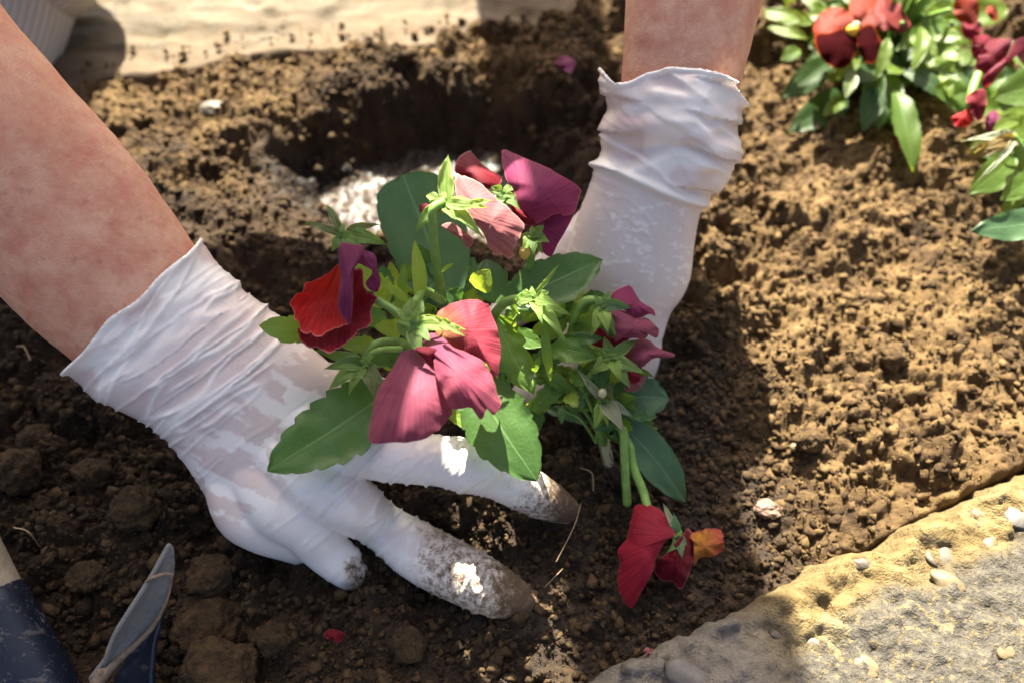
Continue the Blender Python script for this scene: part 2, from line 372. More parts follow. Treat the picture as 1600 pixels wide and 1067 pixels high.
P_PUR = m_petal('petal_purple', (0.12, 0.012, 0.055), (0.155, 0.022, 0.075), (0.25, 0.07, 0.11), (0.065, 0.006, 0.035), (0.35, 0.03, 0.12), 0.28, 0.03)
P_WINE = m_petal('petal_wine', (0.17, 0.03, 0.075), (0.215, 0.028, 0.085), (0.40, 0.10, 0.13), (0.095, 0.010, 0.05), (0.5, 0.05, 0.16), 0.3, 0.035)
P_MAUVE = m_petal('petal_mauve', (0.12, 0.045, 0.10), (0.235, 0.055, 0.085), (0.26, 0.065, 0.10), (0.13, 0.028, 0.062), (0.42, 0.085, 0.13), 0.28, 0.02)
P_ROSE = m_petal('petal_rose', (0.12, 0.045, 0.11), (0.25, 0.055, 0.085), (0.30, 0.075, 0.105), (0.14, 0.022, 0.055), (0.45, 0.085, 0.13), 0.28, 0.03)
P_SAL = m_petal('petal_salmon', (0.55, 0.36, 0.10), (0.26, 0.036, 0.055), (0.30, 0.055, 0.075), (0.15, 0.014, 0.028), (0.42, 0.05, 0.07), 0.28, 0.03, inner_w=0.18)
P_DRY = m_petal('petal_dry_pink', (0.27, 0.095, 0.105), (0.29, 0.115, 0.115), (0.42, 0.24, 0.20), (0.18, 0.05, 0.06), (0.45, 0.18, 0.16), 0.3, 0.05)
P_YEL = m_petal('petal_yellow', (0.52, 0.34, 0.015), (0.30, 0.045, 0.035), (0.26, 0.03, 0.05), (0.32, 0.09, 0.015), (0.6, 0.35, 0.02), 0.25, 0.10, inner_w=0.62)
P_ORG = m_petal('petal_orange', (0.08, 0.003, 0.002), (0.20, 0.020, 0.0016), (0.22, 0.036, 0.004), (0.09, 0.003, 0.001), (0.34, 0.032, 0.002), 0.3, 0.06)
P_ORF = m_petal('petal_maroon_face', (0.014, 0.0008, 0.0016), (0.022, 0.0008, 0.0014), (0.15, 0.022, 0.003), (0.010, 0.0, 0.001), (0.08, 0.003, 0.003), 0.15, 0.10, 0.9, sheen=0.0, spec=0.03)
P_MAG = m_petal('petal_magenta', (0.09, 0.006, 0.018), (0.145, 0.009, 0.022), (0.18, 0.03, 0.045), (0.07, 0.003, 0.010), (0.26, 0.015, 0.03), 0.32, 0.03)
EYE = m_plain('flower_eye', (0.70, 0.36, 0.02), (0.80, 0.55, 0.06), 300, 0.6)

# ================================================================== LARGE STRUCTURE
# ------------------------------------------------------------------ soil bed
def axis(lo, hi, flo, fhi, step):
    a = list(np.arange(flo, fhi+1e-9, step)); s = step; x = flo; left = []
    while x > lo: s *= 1.25; x -= s; left.append(x)
    s = step; x = a[-1]; right = []
    while x < hi: s *= 1.25; x += s; right.append(x)
    return np.array(left[::-1]+a+right)
gx = axis(-6, 6, -0.42, 0.50, 0.0014); gy = axis(-4, 8, 0.015, 0.62, 0.0014)
KA, KB = G(950, 1062, 0.0)[:2], G(1600, 722, 0.0)[:2]
KD = nrm(KB-KA); KN = np.array([KD[1], -KD[0]])                         # along the kerb, and out of the bed
HOLE = (-0.045, 0.345)
def soil_shape(P):
    """low-frequency height of the bed at ground points"""
    x, y = P[:, 0], P[:, 1]
    h = 0.007*fbm(P*9, 3, 3)+0.006*fbm(P*26, 3, 5)
    wob = 0.022*fbm(P*22, 3, 9)
    e = np.sqrt(((x-HOLE[0])/(0.112+wob))**2+((y-HOLE[1])/(0.073+wob*0.7))**2)
    h = h-0.046*(1-sstep(0.35, 1.05, e))+0.006*np.exp(-((e-1.25)/0.25)**2)
    # planting pit under the pansy
    e2 = np.sqrt(((x-0.035)/0.075)**2+((y-0.175)/0.075)**2)
    h = h-0.010*(1-sstep(0.3, 1.1, e2))
    h = h+0.002*np.exp(-(((x+0.10)/0.07)**2+((y-0.075)/0.05)**2))        # heap under the fingers
    h = h+0.012*np.exp(-(((x-0.06)/0.05)**2+((y-0.19)/0.05)**2))         # loose soil round the root ball
    for px_, py_, a_ in ((890, 792, 0.013), (832, 950, 0.008), (300, 1010, -0.012), (180, 1000, -0.010)):
        g_ = G(px_, py_, 0.01); h = h+a_*np.exp(-(((x-g_[0])/0.020)**2+((y-g_[1])/0.018)**2))
    return h
def slab_edge(x):
    P = np.c_[x*14, np.full(len(x), 3.3)]
    return np.interp(x, [-6, -0.33, -0.29, -0.22, -0.16, -0.10, -0.03, 0.05, 0.12, 0.3], [0.40, 0.405, 0.415, 0.447, 0.455, 0.462, 0.475, 0.50, 0.60, 0.95])+0.012*fbm(P, 3, 21)
def soil_height(P, detail=True):
    x, y = P[:, 0], P[:, 1]
    h = soil_shape(P); tone = np.full(len(P), 0.5)
    if detail:
        W = P+0.006*np.c_[fbm(P*70, 3, 31), fbm(P*70, 3, 41)]
        calm = sstep(-0.035, -0.12, (P-KA)@KN)*0.55+0.45                 # crumbs get finer towards the kerb
        g1, t1 = granules(W, 0.046, 100, 0.40); g2, t2 = granules(W, 0.018, 200, 0.55)
        g3, t3 = granules(W, 0.0082, 300, 0.65); g4, t4 = granules(P+0.0012*np.c_[fbm(P*330, 2, 32), fbm(P*330, 2, 42)], 0.0038, 400, 0.7)
        patch = fbm(P*10, 3, 64); rough = 0.35+0.85*sstep(-0.2, 0.3, patch)  # cloddy patches between finer raked ones
        m3 = sstep(-0.25, 0.25, fbm(P*32, 3, 65)+0.4*patch)
        h = h+calm*rough*(0.013*g1+0.0105*g2)+m3*rough*0.0058*g3+(0.45+0.55*m3)*0.0032*g4
        h = h+0.0050*fbm(P*85, 4, 61)*calm+0.0018*fbm(P*480, 3, 62)-0.010*sstep(0.18, 0.6, fbm(P*30, 4, 63))*rough*calm
        tone = 0.25*t1+0.25*t2+0.25*t3+0.25*t4
        tone = np.clip(0.5+(tone-0.5)*1.3+0.38*fbm(P*14, 4, 71), 0, 1)
    k = (P-KA)@KN                                                        # bed sinks under kerb and slab
    h = h-0.05*sstep(0.0, 0.010, k)-0.001*sstep(-0.05, -0.008, k)
    se = slab_edge(x)
    h = np.where(y > se-0.02, h-0.034*sstep(-0.012, 0.012, y-se)*sstep(0.13, 0.06, x), h)
    return h, tone
XX, YY = np.meshgrid(gx, gy); P2 = np.c_[XX.ravel(), YY.ravel()]
H, TONE = soil_height(P2)
far = np.maximum(np.abs(P2[:, 0])-0.6, 0)+np.maximum(np.abs(P2[:, 1]-0.3)-0.5, 0)
H = H*np.exp(-far*2)
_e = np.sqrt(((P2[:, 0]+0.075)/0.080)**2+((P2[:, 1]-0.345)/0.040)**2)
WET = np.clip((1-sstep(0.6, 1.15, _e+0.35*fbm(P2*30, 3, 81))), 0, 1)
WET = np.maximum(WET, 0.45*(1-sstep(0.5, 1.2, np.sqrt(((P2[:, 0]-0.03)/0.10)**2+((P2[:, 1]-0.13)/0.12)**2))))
def moisture_and_shade(P):  # moist dug compost, also darkened to deepen shade left and under the hands
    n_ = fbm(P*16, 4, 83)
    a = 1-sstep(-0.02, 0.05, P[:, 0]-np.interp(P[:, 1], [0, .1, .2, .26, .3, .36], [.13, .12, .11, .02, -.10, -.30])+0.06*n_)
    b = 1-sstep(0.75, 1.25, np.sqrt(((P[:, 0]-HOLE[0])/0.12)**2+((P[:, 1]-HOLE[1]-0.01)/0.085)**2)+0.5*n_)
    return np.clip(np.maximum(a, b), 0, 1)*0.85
MOIST_SHADE = moisture_and_shade(P2)
soil = mesh('soil', np.c_[P2, H], gridfaces(len(gx), len(gy)), SOIL, None, {'tone': TONE, 'wet': WET, 'moist_shade': MOIST_SHADE})
tag(soil, 'dark crumbly garden soil of the flower bed', None, None, 'structure')
def soil_z(x, y):
    return float(soil_height(np.array([[x, y]]))[0][0])

# ------------------------------------------------------------------ shallow muddy water in the hole
def m_water():
    t = NT('muddy_water'); a = t.noise(95, 5, 0.62); b = t.noise(520, 4, 0.65)
    nb = t.bump(b, 0.35, 0.0012)
    col = t.ramp(a, [(0.3, (0.020, 0.015, 0.010)), (0.7, (0.06, 0.045, 0.028))])
    return t.done(t.pr(Base_Color=col, Roughness=0.09, Normal=nb, **{'Specular IOR Level': 0.28}))
th = np.linspace(0, 2*math.pi, 72, endpoint=False)
wx = np.arange(-0.092, 0.092, 0.0006); wy = np.arange(-0.055, 0.055, 0.0006)
WX, WY = np.meshgrid(wx, wy); PW = np.c_[WX.ravel()+HOLE[0]-0.022, WY.ravel()+HOLE[1]+0.010]
gw, _ = granules(PW, 0.0022, 610, 0.5); gw2, _ = granules(PW, 0.0060, 620, 0.18)
wz = -0.0305+0.0010*fbm(PW*60, 2, 90)+0.00045*fbm(PW*230, 2, 91)+0.00055*fbm(PW*480, 3, 92)+0.0012*gw+0.0030*gw2
Vw = np.c_[PW, wz]
er = np.hypot((PW[:, 0]-HOLE[0]+0.022)/0.092, (PW[:, 1]-HOLE[1]-0.010)/0.055)
Fw = gridfaces(len(wx), len(wy)); Fw = Fw[(er < 1)[Fw].all(1)]
wat = mesh('puddle_water', Vw, Fw, m_water())
tag(wat, 'shallow puddle glittering at the bottom of the hole', None, None, 'structure')

# ------------------------------------------------------------------ paving slab behind the bed
sx = axis(-3.5, 0.16, -0.42, 0.155, 0.003); sx = sx[sx <= 0.16]; sy = axis(0.37, 4.0, 0.37, 0.62, 0.003); sy = sy[sy >= 0.37]
SX, SY = np.meshgrid(sx, sy); PS = np.c_[SX.ravel(), SY.ravel()]
hs = 0.004+0.0034*fbm(PS*np.array([14, 60]), 4, 15)+0.0016*fbm(PS*70, 3, 16)-0.003*sstep(0.45, 0.7, fbm(PS*28, 2, 18))
brd = np.minimum(np.minimum(0.16-PS[:, 0], PS[:, 1]-0.37), 0.03)
hs = hs-0.03*(1-sstep(0, 0.012, brd))-0.12*sstep(-0.012, -0.022, PS[:, 1]-slab_edge(PS[:, 0]))
dust = sstep(0.055, 0.0, PS[:, 1]-slab_edge(PS[:, 0])+0.05*fbm(PS*24, 4, 19))*0.9
dust = np.maximum(dust, sstep(-0.14, 0.0, PS[:, 0]+0.05*fbm(PS*20, 3, 20))*0.75)
slab = mesh('paving', np.c_[PS, hs], gridfaces(len(sx), len(sy)), SLAB, None, {'dust': dust})
tag(slab, 'pale weathered stone paving behind the flower bed', None, None, 'structure')

# ------------------------------------------------------------------ kerb stone, bottom right
ku = np.arange(-0.16, 0.44, 0.0013); kn = np.r_[np.arange(-0.016, 0.20, 0.0013)]
KU, KV = np.meshgrid(ku, kn); ku_, kn_ = KU.ravel(), KV.ravel()
ragged = 0.009*fbm(np.c_[ku_*22, ku_*0+1.2], 4, 51)+0.0015*fbm(np.c_[ku_*160, kn_*160], 3, 52)
dd = kn_-ragged-0.001
prof = sstep(-0.012, 0.007, dd)
PK = np.c_[ku_, kn_]
ch = 1-sstep(0.004, 0.05, dd+0.020*fbm(PK*26, 4, 53))                  # broken edge band, lower and rougher
gk, _ = granules(PK, 0.006, 520, 0.7); gk2, _ = granules(PK, 0.015, 560, 0.5)
kz = -0.035+0.062*prof-0.006*ch+0.0032*fbm(PK*34, 4, 54)+0.0012*fbm(PK*300, 3, 55)+ch*(0.0060*gk2+0.0034*gk+0.0060*fbm(PK*58, 4, 56))+0.0011*granules(PK, 0.0042, 580, 0.45)[0]-0.0012*sstep(0.2, 0.7, fbm(PK*150, 3, 60))
kz -= 0.0010*sstep(0.40, 0.70, fbm(PK*190, 2, 57))
KXY = KA+np.outer(ku_, KD)+np.outer(kn_, KN)
edge_band = np.clip(1-sstep(0.018, 0.030, dd+0.018*fbm(PK*24, 4, 58)), 0, 1)
grey_end = sstep(0.075, 0.03, ku_+0.02*fbm(PK*20, 3, 59))*sstep(0.09, 0.02, dd)*0.85  # greyer towards the left end of the kerb, near its edge
kerb = empty('kerb_stone', None, 'rough concrete kerb with pebbles and a yellow crumbling edge along the bed', 'kerb', loc=(KA[0], KA[1], 0))
kb = mesh('kerb_body', np.c_[KXY, kz]-np.array([KA[0], KA[1], 0]), gridfaces(len(ku), len(kn)), KERB, kerb, {'edge': edge_band, 'grey_end': grey_end})
PEB_W = m_pebble('pebble_white', (0.070, 0.060, 0.042), (0.122, 0.107, 0.077)); PEB_Y = m_pebble('pebble_cream', (0.105, 0.076, 0.036), (0.155, 0.118, 0.060)); PEB_G = m_pebble('pebble_grey', (0.075, 0.068, 0.060), (0.12, 0.108, 0.094))
def blob_mesh(sub, amp, freq, seed, sq=(1, 1, 1)):
    bm = bmesh.new(); bmesh.ops.create_icosphere(bm, subdivisions=sub, radius=1)
    V = np.array([v.co[:] for v in bm.verts]); F = np.array([[v.index for v in f.verts] for f in bm.faces]); bm.free()
    V = V*(1+amp*fbm(V*freq+seed*3.1, 4, seed))[:, None]*np.array(sq)
    return V, F
def kerb_z(px, py):
    p = G(px, py, 0.026)[:2]; u = (p-KA)@KD; n = (p-KA)@KN
    i = int(np.argmin((ku_-u)**2+(kn_-n)**2)); return p, kz[i]
for i, (px, py, a, b, m, hgt) in enumerate([(1484, 864, 32, 19, PEB_W, 6), (1554, 847, 11, 14, PEB_Y, 4), (1530, 816, 7, 6, PEB_W, 3), (1484, 908, 26, 13, PEB_Y, 5), (1463, 942, 20, 14, PEB_W, 2.5), (1278, 1001, 17, 9, PEB_W, 5), (1357, 1039, 21, 13, PEB_Y, 2.2), (1353, 877, 16, 8, PEB_W, 5), (1567, 1019, 16, 12, PEB_Y, 4), (1594, 806, 18, 15, PEB_G, 4), (1547, 800, 22, 8, PEB_Y, 3), (1079, 1058, 38, 19, PEB_G, 5), (984, 1042, 12, 8, PEB_W, 5), (1037, 1023, 12, 8, PEB_W, 5), (1592, 975, 14, 10, PEB_Y, 1.6), (1520, 1045, 12, 7, PEB_Y, 1.6), (1225, 985, 15, 7, PEB_W, 3)]):
    p, z = kerb_z(px, py); d = proj(np.array([p[0], p[1], z]))[2]
    V, F = blob_mesh(3, 0.42, 1.5, 40+i, (a*d/FPX, b*d/FPX*1.25, hgt*0.00042))
    an = random.uniform(-0.7, 0.3); c, s = math.cos(an), math.sin(an)
    V = V@np.array([[c, s, 0], [-s, c, 0], [0, 0, 1]])+np.array([p[0]-KA[0], p[1]-KA[1], z-0.0012])
    mesh('pebble', V, F, m, kerb)

# ================================================================== PERSON
person = empty('person', None, 'person reaching into the bed with bare forearms and white latex gloves, planting', 'person', loc=(-0.30, 0.9, 0))
PO = np.array([-0.30, 0.9, 0.0])
def Rpx(px, py, d, hw): return list(U(px, py, d))+[hw*d/FPX]
armL = [Rpx(330, 575, .322, 100), Rpx(262, 525, .322, 118), Rpx(205, 470, .32, 130), Rpx(146, 404, .315, 142), Rpx(72, 318, .308, 150), Rpx(-40, 205, .30, 158), Rpx(-170, 60, .297, 168)]
elbowL = [-0.335, 0.37, 0.225]; shL = [-0.45, 0.60, 0.50]
armL += [elbowL+[0.046], [-0.385, 0.46, 0.34, 0.050], shL+[0.062]]
armR = [Rpx(1000, 320, .355, 70), Rpx(1040, 230, .349, 84), Rpx(1062, 130, .344, 93), Rpx(1077, 40, .339, 103), Rpx(1085, -60, .336, 112), Rpx(1062, -200, .335, 124)]
elbowR = [0.030, 0.50, 0.285]; shR = [-0.15, 0.71, 0.545]
armR += [elbowR+[0.046], [-0.045, 0.61, 0.42, 0.050], shR+[0.062]]
armL, armR = np.array(armL), np.array(armR)
body_parts = [tube_arrays(armL[:, :3], armL[:, 3], [0.74]*5+[0.82]*2+[1]*3, None, 32, 80),
              tube_arrays(armR[:, :3], armR[:, 3], [0.80]*6+[1]*3, None, 32, 80)]
sunray = lambda xg, q, z: [xg-0.152*z, q+0.954*z, z]
neck = np.array([-0.295, 0.68, 0.575]); head = np.array([-0.275, 0.612, 0.545])
torso = np.array([[-0.30, 0.71, 0.60], [-0.315, 0.78, 0.68], [-0.335, 0.88, 0.79], [-0.355, 0.98, 0.90]])  # unseen torso, leaned along the sun's line to shade the arms
body_parts += [tube_arrays(torso, [0.12, 0.165, 0.155, 0.15], [0.6, 0.55, 0.6, 0.65], [0, 0.75, -0.66], 32, 40),
               tube_arrays([shL, neck+[0, .03, .02], shR], [0.06, 0.07, 0.06], 1, [0, 0.7, -0.7], 24, 30),
               tube_arrays([neck+[0, .05, .03], neck, head+[0, .03, .01]], [0.058, 0.052, 0.055], 1, [1, 0, 0], 24, 20),
               tube_arrays([head+[0, .05, .045], head+[0, 0.005, 0.0], head+[0, -.06, -.05]], [0.055, 0.078, 0.055], 1.0, [1, 0, 0], 24, 24),
               tube_arrays([head+[0, 0.0, -.075], head+[0, -.012, -.098]], [0.014, 0.012], 1.0, [1, 0, 0], 12, 8)]
bv, bn, bf = voxel_union(body_parts, 0.0034, 8)
bx, by, bd = proj(bv)
bv = bv+bn*(0.0006*fbm(bv*70, 3, 77))[:, None]
body = mesh('body', bv-PO, bf, SKIN, person)
# clothing out of the picture: shirt, trousers, and a hat added to shade the arms
SHIRT = m_plain('linen_shirt', (0.16, 0.19, 0.24), (0.22, 0.26, 0.32), 300, 0.9)
TROU = m_ribbed('ribbed_trousers', (0.42, 0.38, 0.31), (0.56, 0.52, 0.44)); STRAW = m_plain('straw', (0.45, 0.33, 0.15), (0.60, 0.46, 0.24), 400, 0.8)
tt = torso.copy()
sv, sn, sf = voxel_union([tube_arrays(tt, [0.135, 0.182, 0.172, 0.168], [0.62, 0.6, 0.63, 0.67], [0, 0.75, -0.66], 32, 40),
                          tube_arrays([np.array(shL)+[0.02, -.03, -.08], shL, neck+[0, .04, .03], shR, np.array(shR)+[0.05, -.04, -.06]], [0.066, 0.075, 0.085, 0.075, 0.066], 1, [0, 0.7, -0.7], 24, 40)], 0.006, 4)
sv = sv+sn*(0.004*fbm(sv*14, 3, 78))[:, None]
mesh('shirt', sv-PO, sf, SHIRT, person)
for pts in ([U(-45, 235, .512), U(16, 55, .515), U(36, -30, .51), U(60, -160, .50), [-0.36, 0.70, 0.30], [-0.40, 0.97, 0.86]],
            [[-0.56, 0.62, 0.05], [-0.55, 0.70, 0.20], [-0.50, 0.80, 0.45], [-0.42, 0.98, 0.86]]):
    V, F = tube_arrays(np.array([list(p) for p in pts]), [0.030, 0.031, 0.033, 0.036, 0.06, 0.085][:len(pts)] if len(pts) == 6 else [0.045, 0.055, 0.07, 0.09], 1, None, 96, 60)
    mesh('trouser_leg', V-PO, F, TROU, person, {'pu': np.arange(len(V)) % 96/96.0})
hc = head+np.array([0.001, 0.02, 0.055]); hv = []; hn = nrm([0.0, 0.05, 1.0])
e1 = nrm(np.cross(hn, [1, 0, 0])); e0 = np.cross(e1, hn)
for r_, z_ in [(0.0, 0.085), (0.04, 0.083), (0.065, 0.070), (0.078, 0.045), (0.082, 0.010), (0.085, 0.0), (0.11, -0.006), (0.14, -0.015), (0.172, -0.022), (0.175, -0.025)]:
    hv += [hc+hn*(z_+0.004*math.sin(3*a))+e0*r_*math.cos(a)*1.08+e1*r_*math.sin(a) for a in th]
hat = mesh('shadow_caster_hat', np.array(hv)-PO, gridfaces(72, 10, True), STRAW, person)
hat.modifiers.new('thick', 'SOLIDIFY').thickness = 0.003

# ------------------------------------------------------------------ gloves
def ridges(a, b, s):
    n = fbm(np.c_[a, b], 2, s, 0.35)*1.6
    return np.clip(1-np.abs(n)*3.0, 0, 1)**2.2
def finish_glove(v, n, f, cutfun, wrinkle, name):
    px, py, d = proj(v)
    sc = cutfun(px, py)                                   # > 0 kept, in pixels from the rim
    hgt, cling, dirt = wrinkle(px, py, d, v, n, sc)
    rim = np.exp(-((sc-4)/3.2)**2)
    v2 = v+n*(hgt+0.0016*rim)[:, None]
    keep0 = (sc > 0)[f].all(1); bnd = np.intersect1d(np.unique(f[keep0]), np.unique(f[~keep0]))
    gxy = np.c_[cutfun(px[bnd]+1, py[bnd])-sc[bnd], cutfun(px[bnd], py[bnd]+1)-sc[bnd]]; gxy /= (gxy**2).sum(1)[:, None]
    mv = -sc[bnd][:, None]*gxy*(d[bnd]/FPX)[:, None]
    v2[bnd] += np.outer(mv[:, 0], RGT)-np.outer(mv[:, 1], UPV)
    cling = cling*(1-sstep(12, 4, sc))
    keep = (sc > 0)[f].all(1)
    used = np.unique(f[keep]); mp = -np.ones(len(v), int); mp[used] = np.arange(len(used))
    o = mesh(name, v2[used]-PO, mp[f[keep]], GLOVE, person, {'cling': cling[used], 'dirt': dirt[used]})
    m = o.modifiers.new('thick', 'SOLIDIFY'); m.thickness = 0.0006; m.offset = -1
    return o
VX = 0.00085
def chain(L): A = np.array([Rpx(*q[:4]) for q in L]); return A
# hand on the left of the picture
pl = chain([(120, 385, .318, 146), (205, 473, .32, 143), (262, 525, .321, 136), (335, 577, .323, 125), (405, 650, .325, 136), (470, 725, .328, 150), (505, 762, .33, 120)])
parts = [tube_arrays(pl[:, :3], pl[:, 3], [.76, .75, .72, .66, .52, .36, .32], None, 40, 90)]
def finger(L, fl=1.0): A = chain(L); parts.append(tube_arrays(A[:, :3], A[:, 3], fl, None, 24, 50))
finger([(420, 640, .322, 40), (520, 680, .318, 48), (590, 700, .316, 50), (645, 714, .318, 42), (690, 720, .320, 40), (732, 728, .322, 43), (772, 742, .327, 36), (812, 759, .332, 37), (858, 783, .341, 31), (884, 795, .348, 22)])
finger([(400, 670, .322, 40), (480, 740, .318, 50), (545, 785, .321, 47), (592, 818, .337, 37), (655, 862, .334, 45), (735, 903, .328, 45), (790, 930, .328, 37), (825, 945, .331, 25)])
finger([(370, 690, .324, 40), (430, 780, .321, 50), (480, 822, .325, 44), (508, 856, .330, 37), (534, 880, .332, 33), (549, 894, .335, 28)])
finger([(350, 700, .325, 40), (375, 790, .325, 44), (408, 820, .328, 42), (460, 842, .338, 36), (490, 860, .352, 28)])
finger([(440, 600, .335, 46), (520, 610, .345, 42), (590, 625, .358, 36), (640, 640, .37, 28)])
gv, gn, gf = voxel_union(parts, VX, 10)
def cut_l(px, py):
    s = (px-205)*.695+(py-473)*.72; t = (px-205)*.72-(py-473)*.69
    return s-3*np.sin(t/38)-3*np.sin(t/17+1)-4*((t/146)**2)
def wr_l(px, py, d, v, n, sc):
    s = (px-205)*.695+(py-473)*.72; t = (px-205)*.72-(py-473)*.69
    back = n@FWD > 0.25
    sw = s+10*fbm(np.c_[s/90, t/90], 3, 5)
    big = ridges((sw-0.22*t)/64, t/330, 11); big2 = ridges((sw+0.16*t)/44, t/260+9, 12)
    fine = ridges((sw-0.10*t)/25, t/210, 13); fine2 = ridges((sw-0.16*t)/15, t/170, 14)
    A = 1-sstep(60, 140, s); B = sstep(50, 120, s)*(1-sstep(170, 300, s)); C = 1-sstep(250, 380, s)
    pan = fbm(np.c_[(sw-0.2*t)/70, t/190], 3, 17)
    h = A*(0.0036*pan+0.0013*big+0.0011*big2+0.0004*fine)+B*(0.0011*pan+0.0009*fine+0.0007*fine2)+C*0.0003*fine2
    # pulled creases across the knuckles and finger roots
    a = (px-600)*.86+(py-760)*.50; b = -(px-600)*.50+(py-760)*.86
    K = np.exp(-((px-590)/150)**2-((py-770)/110)**2)
    kw = ridges((a+0.25*b+8*fbm(np.c_[a/60, b/60], 2, 6))/20, b/190, 15)
    kw2 = ridges((a+0.45*b+8*fbm(np.c_[a/60, b/60], 2, 66))/13, b/150, 19)
    h = h+K*(0.0011*kw+0.0006*kw2)
    jt = np.exp(-((px-735)/26)**2)+np.exp(-((px-812)/20)**2)+np.exp(-((px-668)/22)**2)*(py > 800)+np.exp(-((px-745)/24)**2)*(py > 840)
    fi = np.clip(sstep(640, 700, px)*0.5+jt*1.3, 0, 1.8)*ridges(a/13, b/70, 16); h = h+0.0006*fi
    pt = fbm(np.c_[(s+0.3*t)/120, (t-0.3*s)/30], 5, 7, 0.6)+0.30*np.sign(np.sin(s/13+fbm(np.c_[s/40, t/40], 2, 8)*3))*0.25
    patch = sstep(-0.06, 0.10, pt)*sstep(70, 130, s)*(1-0.85*sstep(330, 420, s))
    up = np.clip(A*(big*0.9+big2*0.5)+B*(fine*1.2+fine2), 0, 1)
    cuffc = A*0.50*sstep(-0.15, 0.25, fbm(np.c_[s/50, t/80], 3, 9))
    cling = np.clip((np.maximum(patch*0.82, np.maximum(cuffc*1.5, B*0.70)))*(1-0.85*up)+0.10, 0, 1)
    cling = np.clip(cling*(1-K*0.5)+K*0.35*(1-kw)*sstep(0.0, 0.2, fbm(np.c_[a/50, b/90], 2, 67)), 0, 1)
    # dirt: fingers from the second joint to the tip
    g1 = sstep(690, 880, px)*(py < 815); g2 = sstep(600, 690, px)*(py > 790)*0.95; g3 = sstep(515, 560, px)*sstep(850, 885, py)*(px < 600)
    low = sstep(-0.2, 0.5, n@FWD)
    dirt = np.clip(np.maximum(np.maximum(g1*0.9, g2), g3*1.3)+low*0.25, 0, 1)
    tipd = np.maximum(sstep(835, 890, px)*(py < 815), sstep(755, 815, px)*(py > 850))
    return h, cling, np.clip(dirt*0.75+tipd*0.45, 0, 1.15)
g1o = finish_glove(gv, gn, gf, cut_l, wr_l, 'glove'); g1o['label'] = 'white glove on the hand holding the plant from the left'
# hand on the right of the picture
pr_ = chain([(1072, 40, .342, 112), (1060, 115, .344, 108), (1051, 185, .347, 105), (1032, 248, .350, 96), (1010, 305, .354, 89), (991, 370, .36, 95), (981, 430, .365, 97), (978, 488, .37, 78), (990, 540, .376, 50), (1003, 570, .38, 26)])
parts = [tube_arrays(pr_[:, :3], pr_[:, 3], [.86, .86, .84, .8, .74, .60, .5, .46, .5, .6], None, 40, 100)]
finger([(960, 420, .365, 40), (930, 490, .372, 40), (900, 555, .382, 38), (850, 600, .392, 34), (800, 620, .40, 26)])
finger([(970, 450, .368, 40), (955, 520, .376, 38), (930, 580, .388, 36), (885, 620, .398, 32)])
finger([(985, 480, .372, 38), (980, 545, .380, 36), (960, 590, .390, 34), (925, 630, .402, 28)])
finger([(1000, 490, .374, 34), (1003, 550, .382, 30), (990, 590, .392, 28), (965, 625, .404, 24)])
finger([(930, 360, .372, 40), (870, 420, .382, 38), (820, 470, .392, 32), (780, 500, .40, 26)])
gv, gn, gf = voxel_union(parts, VX, 10)
def cut_r(px, py):
    return py-np.interp(px, [900, 950, 962, 975, 990, 1010, 1050, 1090, 1120, 1140, 1160, 1200], [98, 103, 118, 133, 130, 116, 105, 107, 116, 128, 158, 200])
def wr_r(px, py, d, v, n, sc):
    s = (py-105)*.972-(px-1055)*.235; t = (px-1055)*.972+(py-105)*.235
    sw = s+16*fbm(np.c_[s/110, t/110], 3, 25)
    big = ridges((sw+0.30*t)/80, t/260, 31); big2 = ridges((sw-0.38*t)/62, t/200+4, 32); fine = ridges((sw-0.5*t)/30, t/90, 33)
    A = 1-sstep(165, 215, s); B = sstep(190, 215, s)*(1-sstep(225, 300, s))
    band = np.exp(-((s-188-0.05*t-6*np.sin(t/40))/7)**2)
    pan = fbm(np.c_[(sw+0.2*t)/75, t/120], 3, 37)
    h = A*(0.0052*pan+0.0015*big+0.0013*big2+0.0005*fine)+0.0024*band+B*0.0003*fine+0.0010*A
    steps = A*0.0026*(np.mod(sw/58, 1.0))*sstep(20, 70, np.abs(t))
    h = h+steps
    spk = sstep(0.30, 0.42, fbm(np.c_[s/6, t/13], 3, 35))*sstep(195, 225, s)*(1-sstep(300, 460, s))
    dark = np.exp(-((px-1000)/28)**2-((py-197)/18)**2)+np.exp(-((px-1003)/25)**2-((py-250)/16)**2)
    up = np.clip(A*(big+0.8*big2)+band, 0, 1)
    hollow = sstep(0.05, 0.3, fbm(np.c_[s/60, t/75], 3, 36))
    cling = np.clip((A*(0.22+0.55*hollow)+(1-A)*0.62+0.8*dark*A)*(1-0.9*up)*(1-0.75*spk), 0, 1)
    return h+0.0001*spk, cling, np.zeros(len(px))+0.25*sstep(520, 600, py)
g2o = finish_glove(gv, gn, gf, cut_r, wr_r, 'glove'); g2o['label'] = 'white glove with a loose crumpled cuff behind the plant'

